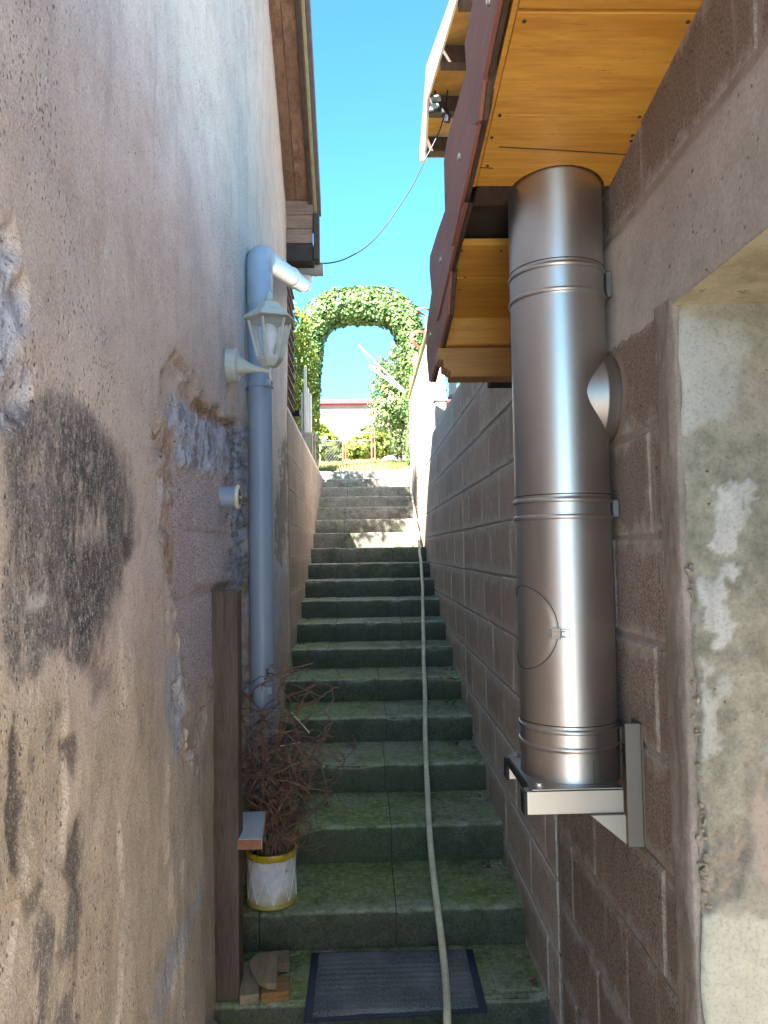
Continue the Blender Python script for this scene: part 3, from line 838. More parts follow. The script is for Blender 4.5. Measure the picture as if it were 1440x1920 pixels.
rf = MB().lathe([(.098, lz(601)), (.104, lz(600)), (.100, lz(596)), (.072, lz(586)), (.056, lz(581)), (.048, lz(573)), (.042, lz(570)), (.028, lz(568))], (lx, LY, 0), 6, a0=A0).build('lantern_roof', M['lamp'], lan, bevel=.001)
MB().lathe([(.018, lz(569)), (.012, lz(566)), (.016, lz(562)), (.013, lz(556)), (.008, lz(550)), (.002, lz(546))], (lx, LY, 0), 14).build('top_finial', M['lamp'], rf, smooth=True)
MB().lathe([(.012, lz(668)), (.014, lz(652)), (.026, lz(640)), (.030, lz(628)), (.027, lz(616)), (.015, lz(608)), (.003, lz(606))], (lx, LY, 0), 18).build('light_bulb', M['bulb'], lan, smooth=True)

# ------------------------------------------------------------------ vent cap on the wall
vp = onL(428, 932); vc = pY(449, 932, vp[1])
vent = empty('vent_outlet', tuple(vp), 'small cream slotted vent cap on a pipe stub sticking out of the wall', 'vent')
MB().lathe([(.040, XL(vp[1])-.05), (.040, vc[0]-.008)], (0, vp[1], vp[2]), 24, 'x').build('pipe_stub', M['pvc'], vent, smooth=True)
cap_ = MB().lathe([(.045, vc[0]-.012), (.047, vc[0]-.008), (.045, vc[0]), (.036, vc[0]+.002), (.034, vc[0]-.001)], (0, vp[1], vp[2]), 26, 'x').build('vent_cap', M['cream'], vent, smooth=True)
for i in range(-2, 3):
    h = math.sqrt(.030**2-(i*.012)**2)
    for sgn in (-1, 1):
        MB().box(vc[0]-.003, vc[0]+.0025, vp[1]+i*.012-.0035, vp[1]+i*.012+.0035, vp[2]+(.004 if sgn > 0 else -h), vp[2]+(h if sgn > 0 else -.004)).build('slot', M['seam'], cap_)
# ------------------------------------------------------------------ block walls
def wall_block(face, Ya, Yb, za, zb, side, seed, depth=.05, proud=.0):
    """one block; face(Y) gives the wall plane, side=-1: the face looks to -X (right wall)"""
    rs = random.Random(seed)
    j = lambda a: rs.uniform(-a, a)
    b = .006
    out = proud+rs.uniform(0, .003)
    ny, nz = 4, 2
    vs, fs = [], []
    C = [(Ya+j(.003), za+j(.003)), (Yb+j(.003), za+j(.003)), (Yb+j(.003), zb+j(.003)), (Ya+j(.003), zb+j(.003))]
    def pt(u, v):
        y = (C[0][0]*(1-u)+C[1][0]*u)*(1-v)+(C[3][0]*(1-u)+C[2][0]*u)*v
        z = (C[0][1]*(1-u)+C[1][1]*u)*(1-v)+(C[3][1]*(1-u)+C[2][1]*u)*v
        return y, z
    us = [0, b/(Yb-Ya)]+[i/ny for i in range(1, ny)]+[1-b/(Yb-Ya), 1]
    ws = [0, b/(zb-za), .5, 1-b/(zb-za), 1]
    for v_ in ws:
        for u_ in us:
            y, z = pt(u_, v_)
            edge = u_ in (0, 1) or v_ in (0, 1)
            d = out-(.006 if edge else 0)+mnoise.noise((y*5+seed, z*5, seed*.37))*.002
            vs.append((face(y)+side*d, y, z))
    nu, nw = len(us), len(ws)
    for a in range(nw-1):
        for c in range(nu-1):
            q = (a*nu+c, a*nu+c+1, (a+1)*nu+c+1, (a+1)*nu+c)
            fs.append(q if side > 0 else q[::-1])
    ring = [c for c in range(nu)]+[a*nu+nu-1 for a in range(1, nw)]+[(nw-1)*nu+c for c in range(nu-2, -1, -1)]+[a*nu for a in range(nw-2, 0, -1)]
    n0 = len(vs)
    for i in ring:
        x, y, z = vs[i]; vs.append((x-side*depth, y, z))
    k = len(ring)
    for i in range(k):
        q = (ring[i], n0+i, n0+(i+1) % k, ring[(i+1) % k]); fs.append(q if side > 0 else q[::-1])
    return MB().add(vs, fs)
def stair_z(Y):
    z = 0
    for y, zz in zip(SY, SZ):
        if Y >= y: z = zz
    return z
def lay(face, side, Y0, Y1, zl, blen, off, mat, parent, name='block', seed=0, low=None, gap=.006, proud=.003):
    k = 0
    for i in range(len(zl)-1):
        y = Y0-(off if i % 2 else off+blen/2) % blen
        while y < Y1-.02:
            a, b = max(y, Y0), min(y+blen, Y1); y += blen
            if b-a < .05: continue
            if low and zl[i+1] < low(b)-.02 and zl[i+1] < low(a)-.02: continue
            wall_block(face, a+gap/2, b-gap/2, zl[i]+gap/2, zl[i+1]-gap/2, side, seed+k, proud=proud).build(name, mat, parent, fix=False); k += 1
def mortar_face(face, off, Y0, Y1, z0, z1, side, thick, seed, step=.03):
    """rough mortar sheet behind the blocks with a body of its own"""
    Ys = np.linspace(Y0, Y1, max(2, int((Y1-Y0)/step)+1)); Zs = np.linspace(z0, z1, max(2, int((z1-z0)/step)+1))
    Y = np.tile(Ys, len(Zs)); Z = np.repeat(Zs, len(Ys))
    X = face(Y)+side*(off+.0035*fbm(Y*14, Z*14, 3, seed))
    return gridmesh('mortar', np.stack([X, Y, Z], 1), len(Zs), len(Ys), flip=side < 0)
def body(face, Y0, Y1, z0, z1, side, back):
    mb = MB(); f = .006
    mb.prism([(face(Y0)-side*f, Y0, z0), (face(Y1)-side*f, Y1, z0), (face(Y1)-side*back, Y1, z0), (face(Y0)-side*back, Y0, z0)], (0, 0, z1-z0))
    return mb

# near building on the right
bld = empty('block_building', (1.2, 1.6, GZ), 'brown concrete block building with steel flue on the right of the stairs', 'building')
X1 = lambda Y: XR(Y)
zc0 = [-.29, -.042, .196, .434, .672, .91, 1.148, 1.386, 1.624, 1.862, 2.115]
YJ = JAMB+.085
link('mortar_wall', mortar_face(X1, -.001, YJ-.02, SEAM-.012, -.3, 2.14, -1, .1, 5), M['mortar_near'], bld)
lay(X1, -1, YJ, SEAM-.03, zc0, .5, .18, M['block_near'], bld, seed=400, gap=.010, proud=.0035)
body(X1, SEAM-.012, SEAM-.04, -.3, 2.95, -1, .24).build('wall_end', M['mortar_near'], bld)
ztop2 = [2.372, 2.60]
link('mortar_wall', mortar_face(X1, -.001, .0, SEAM-.012, 2.36, 2.80, -1, .1, 6), M['mortar_near'], bld)
yj = onR(1208, 400)[1]
for a, b in ((.35, .85), (.85, yj-.5), (yj-.5, yj), (yj, SEAM-.03)):
    wall_block(X1, a+.005, b-.005, ztop2[0]+.012, ztop2[1]-.004, -1, int(a*100)+900).build('block', M['block_near'], bld, fix=False)
# concrete band over the door and its soffit
def grid_sheet(fn, us, vs_, flip, name, mat, parent, attrs=None):
    U = np.tile(us, len(vs_)); V = np.repeat(vs_, len(us))
    P = fn(U, V)
    at = attrs(P) if attrs else None
    return link(name, gridmesh(name, P, len(vs_), len(us), at, flip), mat, parent)
LZ = onR(1275, 566)[2]+.002
def band_fn(Y, Z):
    e = np.exp(-np.minimum(np.abs(Z-2.375), np.abs(Z-LZ))/.012)
    d = .007+.003*fbm(Y*9, Z*9, 4, 71)+.0015*fbm(Y*40, Z*40, 3, 72)-e*(.004+.004*fbm(Y*25, Z*25, 3, 73))
    lowz = 2.376+.010*fbm(Y*6, Y*0+3, 4, 77)
    Z2 = np.where(Z > 2.37, lowz, Z)
    edge = np.where((Z > 2.37), -.008, 0)
    return np.stack([XR(Y)-d-edge, Y, Z2], 1)
m_band = M['band']
grid_sheet(band_fn, np.linspace(.0, SEAM-.02, 150), np.concatenate([np.linspace(LZ, 2.372, 22), [2.378]]), True, 'lintel', m_band, bld)
def lint_under(Xo, Y):
    return np.stack([XR(Y)-.006+Xo, Y, LZ+.004*fbm(Y*12, Xo*12, 4, 81)*np.minimum(1, Xo/.02)], 1)
n = N('lintel_soffit_concrete'); f1 = n.noise(9, 6, .7); f2 = n.noise(120, 4, .7)
cs = n.ramp(f1, [(.3, (.28, .25, .16)), (.55, (.46, .42, .29)), (.75, (.56, .52, .39))])
cs = n.mix(n.mr(n.noise(26, 5, .7), .62, .7, 0, .7), cs, (.12, .10, .07))
M['lint_s'] = n.out(cs, .9, n.bump(n.addn(f1, n.mul(f2, .4)), .7, .01), 0, .15)
grid_sheet(lint_under, np.linspace(0, .5, 40), np.linspace(.30, JAMB+.01, 80), False, 'lintel_underside', M['lint_s'], bld)
# the jamb: a reveal of old poured concrete turned towards the alley mouth
def m_jamb():
    n = N('jamb_concrete')
    A = {k: n.attr(k) for k in ('smooth', 'scrape', 'moss', 'rough', 'low', 'pinkp')}
    med = n.noise(11, 6, .7); fin = n.noise(130, 4, .7); big = n.noise(3.5, 5, .6)
    col = n.ramp(med, [(.3, (.25, .235, .19)), (.5, (.36, .34, .28)), (.7, (.47, .44, .37))])
    ms = n.ramp(n.noise(17, 6, .75), [(.3, (.14, .14, .105)), (.5, (.28, .275, .215)), (.72, (.43, .42, .35))])
    col = n.mix(n.mul(A['moss'], .85), col, ms)
    col = n.mix(n.mul(A['pinkp'], .7), col, (.42, .345, .30))
    col = n.mix(A['smooth'], col, n.ramp(n.noise(20, 4, .6), [(.3, (.40, .41, .385)), (.7, (.50, .50, .46))]))
    col = n.mix(A['low'], col, n.ramp(n.noise(24, 6, .7), [(.3, (.46, .455, .37)), (.7, (.58, .575, .48))]))
    scr = n.ramp(n.noise(30, 5, .7, n.sc(n.obj, (1, 1, .25))), [(.3, (.42, .42, .41)), (.65, (.62, .62, .60))])
    col = n.mix(n.mul(A['scrape'], .85), col, scr)
    rg = n.noise(70, 5, .7)
    col = n.mix(A['rough'], col, n.ramp(rg, [(.1, (.14, .12, .10)), (.45, (.30, .26, .21)), (.8, (.40, .37, .31))]))
    hd = n.addn(n.vor(55), n.mul(n.ma('SUBTRACT', n.noise(110, 3, .7), .5), .7)); hr = n.vcol(55); hole = n.mul(n.mul(n.mr(hd, .05, .2, 1, 0), n.mr(hr, .72, .95)), n.mr(big, .44, .56))
    hole = n.mul(hole, n.ma('SUBTRACT', 1., n.mul(n.ma('MAXIMUM', A['smooth'], A['low']), .75)))
    col = n.mix(n.mul(hole, .85), col, (.03, .027, .02))
    col = n.mix(n.mr(fin, .5, .28, 0, .4), col, (.09, .08, .06))
    h = n.addn(n.addn(n.mul(fin, .4), n.mul(med, .5)), n.mul(hole, -1.2))
    return n.out(col, .92, n.bump(h, .7, .006), 0, .15)
M['jamb'] = m_jamb()
JX0 = XR(JAMB)
def jamb_attrs(P):
    Px, Py = pix(P)
    a1 = fbm(P[:, 0]*14, P[:, 2]*14, 5, 91); a2 = fbm(P[:, 0]*45, P[:, 2]*45, 4, 92)
    mk = lambda poly, s=5, q=14, q2=8: sst(s, -s, sdpoly(poly, Px, Py)+a1*q+a2*q2)
    smooth = mk([(1262, 585), (1400, 600), (1370, 800), (1280, 806), (1262, 700)], 14, 26, 6)*np.where(Py > 560, 1, 1)
    smooth = np.maximum(smooth*.9, 0)
    sk = lambda poly: mk(poly, 4, 20, 22)
    scr = np.maximum.reduce([sk([(1342, 912), (1395, 908), (1398, 1000), (1370, 1060), (1342, 1035)]), sk([(1350, 1050), (1402, 1060), (1390, 1085), (1352, 1075)]),
                             sk([(1316, 1090), (1350, 1080), (1384, 1200), (1340, 1215)]), sk([(1308, 1230), (1330, 1240), (1345, 1400), (1308, 1440)])*.6,
                             sk([(1340, 1270), (1362, 1270), (1352, 1310), (1342, 1300)])*.6, sk([(1398, 905), (1410, 915), (1402, 960), (1392, 950)])*.8,
                             sk([(1346, 1470), (1420, 1440), (1440, 1400), (1440, 1430), (1400, 1470)])*.25])
    moss = sst(800, 840, Py+a1*22)*sst(1760, 1600, Py)
    low = mk([(1308, 1716), (1400, 1712), (1460, 1730), (1460, 2000), (1300, 2000)], 6, 14, 5)
    pinkp = mk([(1395, 1490), (1460, 1480), (1460, 1660), (1420, 1650)], 12, 20, 8)
    rough = mk([(1280, 1040), (1296, 1060), (1302, 1200), (1312, 1300), (1316, 1480), (1322, 1560), (1348, 1650), (1330, 1712), (1290, 1716)], 5, 10, 8)
    rough = np.maximum(rough, mk([(1335, 1560), (1400, 1540), (1420, 1600), (1380, 1690), (1330, 1700)], 8, 16, 12))
    rough = np.maximum(rough, mk([(1395, 1430), (1440, 1440), (1440, 1500), (1390, 1480)], 8, 20, 14)*.6)
    return dict(smooth=smooth, scrape=scr, moss=moss, rough=rough, low=low, pinkp=pinkp)
def jamb_fn(Xo, Z):
    Y = np.full(Xo.shape, JAMB)
    P = np.stack([JX0+Xo, Y, Z], 1); a = jamb_attrs(P)
    d = .004*fbm(Xo*10, Z*10, 4, 95)+.0016*fbm(Xo*60, Z*60, 3, 96)
    d += a['scrape']*.003-a['rough']*(.010-.020*fbm(Xo*60, Z*60, 4, 97))+a['moss']*.0035*fbm(Xo*35, Z*35, 4, 197)+a['smooth']*.003+a['low']*.006
    corner = np.exp(-Xo/.008)
    wob = .006*fbm(Z*16, Z*0+2, 4, 98)
    P[:, 1] -= d-corner*.008
    P[:, 0] += corner*(wob+.006+a['rough']*.012*np.abs(fbm(Z*60, Z*0+5, 3, 99)))
    return P
gz_ = np.arange(-.2, LZ+.004, .0065); gz_[-1] = LZ
grid_sheet(jamb_fn, np.concatenate([np.arange(0, .03, .003), np.arange(.03, .5, .006)]), gz_, False, 'door_jamb', M['jamb'], bld, jamb_attrs)
# smeared mortar strip on the alley side of the corner
def strip_fn(Yo, Z):
    w = .012*fbm(Z*9, Z*0+1, 4, 101)
    Y = JAMB+.004+Yo*(.105+w)
    e = np.exp(-Yo/.07); e2 = np.exp(-(1-Yo)/.10)
    d = .009+.004*fbm(Y*25, Z*9, 4, 102)+.002*fbm(Y*70, Z*40, 3, 103)-.006*e-e2*.010
    X = XR(Y)-d
    back = Yo < 0
    X = np.where(back, XR(JAMB)+.03, X); Y = np.where(back, JAMB+.018, Y)
    return np.stack([X, Y, Z], 1)
M['strip'] = m_concrete('smeared_mortar', (.47, .40, .35), (.29, .24, .205), moss=(.18, .15, .105), moss_amt=.4, sc=1.6)
grid_sheet(strip_fn, np.concatenate([[-.1], np.linspace(0, 1, 26)]), np.arange(-.2, LZ+.02, .009), True, 'corner_render', M['strip'], bld)
# loose pebbles in the broken corner
mb = MB()
for i in range(46):
    py_ = random.choice([random.uniform(1050, 1120), random.uniform(1230, 1480), random.uniform(1500, 1700), random.uniform(1500, 1640)])
    px_ = 1286+(py_-1050)*.048+random.uniform(-2, 12)
    c = pY(px_, py_, JAMB+.002); r_ = random.uniform(.003, .008)
    bm = bmesh.new(); bmesh.ops.create_icosphere(bm, subdivisions=1, radius=1)
    q = Matrix.Rotation(random.uniform(0, 6), 3, Vector((random.random(), random.random(), random.random())).normalized())
    sx_, sy_, sz_ = random.uniform(.8, 1.5), 1, random.uniform(.6, 1)
    mb.add([tuple(Vector(c)+q @ Vector((v.co.x*sx_*r_, v.co.y*sy_*r_, v.co.z*sz_*r_))) for v in bm.verts], [tuple(v.index for v in f.verts) for f in bm.faces]); bm.free()
tag(mb.build('pebbles', m_plain('pebble', (.30, .26, .20), .85, var=.4, sc=20), bld, smooth=True, fix=False), kind='stuff')
# unseen shell so that the building stands as a volume
MB().box(JX0+.28, JX0+.30, .28, JAMB+.3, GZ, 2.7).build('door_back', M['mortar_near'], bld)
MB().box(XR(.2), XR(.2)+.25, -9, .30, GZ, 3.2).build('side_bounce_wall', M['band'], bld)  # unseen, drawn out behind the camera to bounce sunlight into the alley
MB().box(3.4, 3.42, -9, 4.9, GZ, 2.6).build('rear_wall', M['mortar_near'], bld)

# roof overhang
def zr(Y): return RZ0-.15*(Y-RY0)
q_ = pX(970, 21, .30); RY0, RZ0 = q_[1], q_[2]
SXL, SXR = .300, .652
def yat(x, y): return pX(x, y, SXL)[1]
FX, FY, FR = pY(1053, 900, 1.9)[0], 1.9, .1185
def sboard(Ya, Yb, mat=None, notch=False):
    za_, zb_ = zr(Ya), zr(Yb)
    poly = [(SXL, Ya), (SXR, Ya), (SXR, Yb)]
    if notch:
        rr_ = FR+.006; dy = Yb-FY; hx = math.sqrt(rr_**2-dy**2)
        a_s = math.atan2(dy, hx); a_e = -math.pi-a_s
        poly += [(FX+rr_*math.cos(a), FY+rr_*math.sin(a)) for a in np.linspace(a_s, a_e, 40)]
    poly += [(SXL, Yb)]
    MB().prism([(x, y, zr(y)) for x, y in poly], (0, 0, .02)).build('soffit_board', M['orange'], bld, bevel=.001)
Yb_ = [yat(925, 236), yat(893, 349), yat(867, 456), yat(853, 530), yat(835, 600)]
sboard(.55, .98); sboard(.984, 1.235); sboard(1.240, RY0-.005)
sboard(RY0+.003, Yb_[0]-.0015); sboard(Yb_[0]+.001, Yb_[1], notch=True)
sboard(Yb_[2], Yb_[3]-.003); sboard(Yb_[3]+.003, Yb_[4]-.003)
for (x, y) in ((983, 40), (1290, 41), (937, 217), (1199, 219), (922, 258), (1186, 254), (1183, 264), (914, 311), (866, 470), (872, 520), (940, 470), (862, 543)):
    d_ = ray(x, y); t_ = (RZ0-EYE+.15*RY0)/(d_[2]+.15*d_[1]); c_ = np.array([0, 0, EYE])+d_*t_
    MB().lathe([(.0042, c_[2]-.0012), (.0042, c_[2]+.004)], (c_[0], c_[1], 0), 10).build('nail_head', M['seam'], bld)
for (a_, b_) in (((936, 275), (1060, 282)), ((1060, 282), (1182, 290)), ((895, 313), (925, 315))):
    P_ = []
    for (x, y) in (a_, b_):
        d_ = ray(x, y); t_ = (RZ0-EYE+.15*RY0)/(d_[2]+.15*d_[1]); P_.append(np.array([0, 0, EYE-.0006])+d_*t_)
    MB().bar(P_[0], P_[1], .0022, .002).build('wood_crack', M['seam'], bld)
deck = MB().prism([(.305, -.7, zr(-.7)+.045), (.305, Yb_[4]+.14, zr(Yb_[4]+.14)+.045), (.305, Yb_[4]+.14, zr(Yb_[4]+.14)+.11), (.305, -.7, zr(-.7)+.11)], (3.2, 0, 0))
deck.build('roof_deck', M['purlin'], bld)
# dark rafter filling seen in the gap between the boards
MB().prism([(SXL+.004, Yb_[1]+.004, zr(Yb_[1])+.004), (SXL+.004, Yb_[1]+.10, zr(Yb_[1]+.10)+.010), (SXL+.004, Yb_[1]+.10, zr(Yb_[1])+.04), (SXL+.004, Yb_[1]+.004, zr(Yb_[1])+.04)], (.34, 0, 0)).build('rafter', M['wood_dark'], bld, bevel=.003)
# eave beam
YE2 = Yb_[4]
zb1, zb2 = pY(900, 646, YE2+.004)[2], pY(900, 706, YE2+.03)[2]
MB().box(SXL-.004, SXR, YE2+.001, YE2+.055, zb1, zr(YE2)+.012).build('eave_beam', M['orange'], bld, bevel=.004)
xs0 = SXL+.006
prof = [(xs0-.03, zb1-.003), (xs0-.03, zb1-.045), (xs0-.012, zb1-.05), (xs0-.012, zb1-.075), (xs0+.004, zb1-.08), (xs0+.004, zb2+.022), (xs0+.012, zb2+.02), (xs0+.012, zb2), (SXR, zb2), (SXR, zb1-.003)]
MB().prism([(x, YE2+.028, z) for x, z in prof], (0, .10, 0)).build('eave_beam', M['orange2'], bld, bevel=.003)
q1, q2 = pY(915, 708, 2.95), pY(951, 726, 2.95)
MB().box(q1[0], XR(3)+.0, 2.86, 2.97, q2[2], q1[2]+.05).build('beam_stub', M['purlin'], bld, bevel=.003)
# edge trim along the soffit
MB().prism([(SXL-.012, .55, zr(.55)-.002), (SXL-.012, Yb_[1], zr(Yb_[1])-.002), (SXL-.012, Yb_[1], zr(Yb_[1])+.05), (SXL-.012, .55, zr(.55)+.05)], (.010, 0, 0)).build('edge_trim', M['orange'], bld)
MB().prism([(SXL-.012, Yb_[2], zr(Yb_[2])-.004), (SXL-.012, YE2+.05, zr(YE2+.05)-.004), (SXL-.012, YE2+.05, zr(YE2)+.05), (SXL-.012, Yb_[2], zr(Yb_[2])+.05)], (.010, 0, 0)).build('edge_trim', M['lath'], bld)
# dark batten behind the verge boards
MB().prism([(SXL-.011, .5, zr(.5)+.053), (SXL-.011, YE2+.06, zr(YE2+.06)+.053), (SXL-.011, YE2+.06, zr(YE2)+.12), (SXL-.011, .5, zr(.5)+.13)], (.010, 0, 0)).build('batten', M['purlin'], bld)
# four lapped verge boards with shaped ends
PL = [[(925, -90), (975, -90), (935, 0), (905, 150), (897, 226), (890, 233), (882, 231), (874, 134), (871, 82), (886, 0)],
      [(892, 120), (915, 120), (902, 205), (875, 330), (849, 452), (846, 461), (841, 458), (834, 396), (832, 302), (838, 262), (858, 190), (874, 132)],
      [(850, 380), (872, 380), (845, 490), (822, 592), (818, 602), (814, 598), (809, 550), (805, 505), (806, 480), (818, 440), (834, 394)],
      [(822, 500), (845, 500), (838, 590), (822, 660), (812, 700), (808, 717), (804, 716), (799, 660), (800, 610), (809, 548)]]
BO = [(917, 3), (862, 295), (827, 488), (808, 628)]
for i, (poly, bo) in enumerate(zip(PL, BO)):
    Xp = .262+.006*i
    pts = [pX(x, y, Xp) for x, y in poly]
    pl = MB().prism(pts, (.009, 0, 0)).build('verge_board', M['red'], bld, bevel=.002, seg=2)
    MB().prism([p+np.array([.0092, 0, 0]) for p in pts], (.013, 0, 0)).build('shade_back', M['wood_dark'], pl, bevel=.002)  # dark layer added so the board undersides look shaded
    b = pX(*bo, Xp)
    MB().lathe([(.011, Xp+.002), (.011, Xp-.001), (.008, Xp-.005), (.002, Xp-.0065)], (0, b[1], b[2]), 14, 'x').build('bolt_head', M['zinc'], pl, smooth=True)

# ------------------------------------------------------------------ retaining walls of the stairs
YJO = onR(870, 1000)[1]
rw = empty('right_stair_wall', (.8, 4, 0), 'tall rough concrete block wall with smeared joints along the right of the steps', 'wall')
zl = [k*.2475-.01 for k in range(13)]
for seg, (a, b, ztop) in enumerate(((SEAM+.006, YJO-.004, 2.96), (YJO+.006, 7.85, 2.69))):
    link('mortar_wall', mortar_face(X1, -.0005, a, b, -.2, ztop-.003, -1, .1, 20+seg, .05), M['mortar_stair'], rw)
    zz = [z for z in zl if z < ztop-.1]+[ztop]
    lay(X1, -1, a+.004, b-.002, zz, .52, .10+.2*seg, M['block_stair'], rw, seed=1000+300*seg, low=lambda y: stair_z(y), gap=.009, proud=.003)
    body(X1, a, b, -.3, ztop-.006, -1, .22).build('wall_core', M['mortar_stair'], rw)
rw2 = empty('right_garden_wall', (.8, 9.4, 1.6), 'sunlit pale block wall beside the topmost steps, right of the hose', 'wall')
link('mortar_wall', mortar_face(X1, -.0005, 7.86, 11.0, 1.3, 2.687, -1, .1, 26, .06), M['mortar_left'], rw2)
lay(X1, -1, 7.866, 11.0, [z for z in zl if 1.2 < z < 2.6]+[2.69], .52, .1, M['block_left'], rw2, seed=1900, low=lambda y: stair_z(y), gap=.008, proud=.002)
body(X1, 7.86, 11.0, 1.2, 2.684, -1, .22).build('wall_core', M['mortar_left'], rw2)
lw = empty('left_garden_wall', (-.7, 8, .8), 'pinkish retaining wall along the left of the upper steps past the house corner', 'wall')
zl2 = [k*.25+.05 for k in range(10)]+[2.62]
link('mortar_wall', mortar_face(XL, -.0005, HC+.012, 11.05, .0, 2.617, 1, .1, 30, .06), M['mortar_left'], lw)
lay(XL, 1, HC+.016, 11.05, [z for z in zl2 if z < 2.5]+[2.62], .52, .2, M['block_left'], lw, seed=2200, low=lambda y: stair_z(y), gap=.005, proud=.0015)
body(XL, HC+.012, 11.05, -.1, 2.614, 1, .2).build('wall_core', M['mortar_left'], lw)
MB().prism([(XL(6)-.10, HC+.02, 2.62), (XL(6)+.004, HC+.02, 2.62), (XL(11)+.004, 11.05, 2.62), (XL(11)-.10, 11.05, 2.62)], (0, 0, .03)).build('coping', M['white_wall'], lw, bevel=.006)
# ------------------------------------------------------------------ the flue
flue = empty('steel_flue', (FX, FY, 1.05), 'wide shiny stainless steel flue pipe rising through the wooden roof overhang', 'chimney flue')
def fz(y): return pY(1055, y, FY-FR)[2]
def sect(y0, y1, rr, name='flue_section'):
    return MB().lathe([(rr, fz(y1)), (rr, fz(y0))], (FX, FY, 0), 72, cap=False).build(name, M['steel'], flue, smooth=True)
ztop_f = 3.05
MB().lathe([(FR, fz(490)), (FR, ztop_f)], (FX, FY, 0), 72, cap=False).build('flue_section', M['steel'], flue, smooth=True)
sect(540, 930, FR*.998); sect(965, 1375, FR); 
def bead(y, h=.006, out=.0045):
    z = fz(y)
    return [(FR+.0005, z-h)]+[(FR+.0005+out*math.sin(a), z-h*math.cos(a)) for a in np.linspace(.2, math.pi-.2, 9)]+[(FR+.0005, z+h)]
for ya, yb in ((492, 540), (936, 968), (1376, 1409)):
    prof = [(FR-.001, fz(yb)-.012)]+bead(yb)+[(FR+.0005, (fz(ya)+fz(yb))/2)]+bead(ya)+[(FR-.001, fz(ya)+.012)]
    MB().lathe(prof, (FX, FY, 0), 72, cap=False).build('locking_band', M['steel'], flue, smooth=True)
    MB().lathe([(FR+.0008, fz(ya)+.0125), (FR+.0012, fz(ya)+.0138), (FR+.0008, fz(ya)+.015)], (FX, FY, 0), 72, cap=False).build('seam_line', M['seam'], flue)
    MB().box(FX+FR*.93, FX+FR*.93+.016, FY-FR*.42-.010, FY-FR*.42+.006, fz(yb)-.002, fz(ya)+.002).build('band_clamp', M['steel3'], flue, bevel=.003)
MB().lathe([(FR+.003, fz(1478)), (FR+.001, fz(1462)), (FR-.0005, fz(1412))], (FX, FY, 0), 72, cap=False).build('flue_base', M['steel'], flue, smooth=True)
a_ = math.radians(-77)
MB().bar((FX+(FR+.0012)*math.cos(a_), FY+(FR+.0012)*math.sin(a_), fz(1470)), (FX+(FR+.0012)*math.cos(a_), FY+(FR+.0012)*math.sin(a_), fz(1428)), .003, .0016).build('seam_line', M['seam'], flue)
# wall branch, as wide as the flue, with its two ribs
zt = fz(745)+.015
TR = .112
M['steelx'] = m_steel('brushed_branch_steel', (.40, .38, .365), .45)
tee = MB().lathe([(TR, FX), (TR, FX+.085), (TR+.002, FX+.088), (TR+.002, FX+.094), (TR, FX+.097), (TR, XR(FY)+.02)], (0, FY, zt), 64, 'x', cap=False).build('wall_branch', M['steelx'], flue, smooth=True)
MB().lathe([(TR+.0004, FX+.1200), (TR+.0009, FX+.1205), (TR+.0004, FX+.121)], (0, FY, zt), 64, 'x', cap=False).build('seam_line', M['seam'], tee)
# crumbled mortar ring where the branch enters the wall
vs_ = []
mb = MB()
for i in range(64):
    a = 2*math.pi*i/64
    for rr_, dx in ((TR-.003, -.007), (TR+.010+.006*mnoise.noise((math.cos(a)*3, math.sin(a)*3, 1)), -.006+.003*mnoise.noise((math.cos(a)*5, math.sin(a)*5, 4))), (TR+.034+.022*mnoise.noise((math.cos(a)*2.5, math.sin(a)*2.5, 7)), -.001)):
        vs_.append((XR(FY)+dx, FY+rr_*math.cos(a), zt+rr_*math.sin(a)))
fs_ = []
for i in range(64):
    for j in range(2):
        fs_.append((i*3+j, i*3+j+1, ((i+1) % 64)*3+j+1, ((i+1) % 64)*3+j))
M['rusty_mortar'] = m_concrete('brownish_mortar', (.42, .32, .26), (.27, .19, .145), holes=True, sc=2)
mb.add(vs_, fs_).build('mortar_ring', M['rusty_mortar'], bld, smooth=True)
# inspection hatch
view = math.atan2(-FY, -FX)      # towards the camera from the flue axis
hr_ = .101; hz = fz(1181)
ca = view-math.radians(57)
mb = MB(); pts = []
for k in range(73):
    t = 2*math.pi*k/72
    a = ca+hr_*math.cos(t)/FR
    pts.append((FX+(FR+.0012)*math.cos(a), FY+(FR+.0012)*math.sin(a), hz+hr_*math.sin(t)))
vs_ = []
hatch = MB()
rings = 9
for j in range(rings+1):
    for k in range(72):
        t = 2*math.pi*k/72; rr_ = hr_*(.995 if j == rings else j/rings)
        a = ca+rr_*math.cos(t)/FR; R_ = FR+(.0009 if j < rings else -.001)
        vs_.append((FX+R_*math.cos(a), FY+R_*math.sin(a), hz+rr_*math.sin(t)))
fs_ = [(j*72+k, j*72+(k+1) % 72, (j+1)*72+(k+1) % 72, (j+1)*72+k) for j in range(rings) for k in range(72)]
ho = hatch.add(vs_, fs_).build('inspection_hatch', M['steel'], flue, smooth=True, fix=False)
MB().tube(pts[:-1], .0010, 5, closed=True).build('hatch_rim', M['seam'], ho)
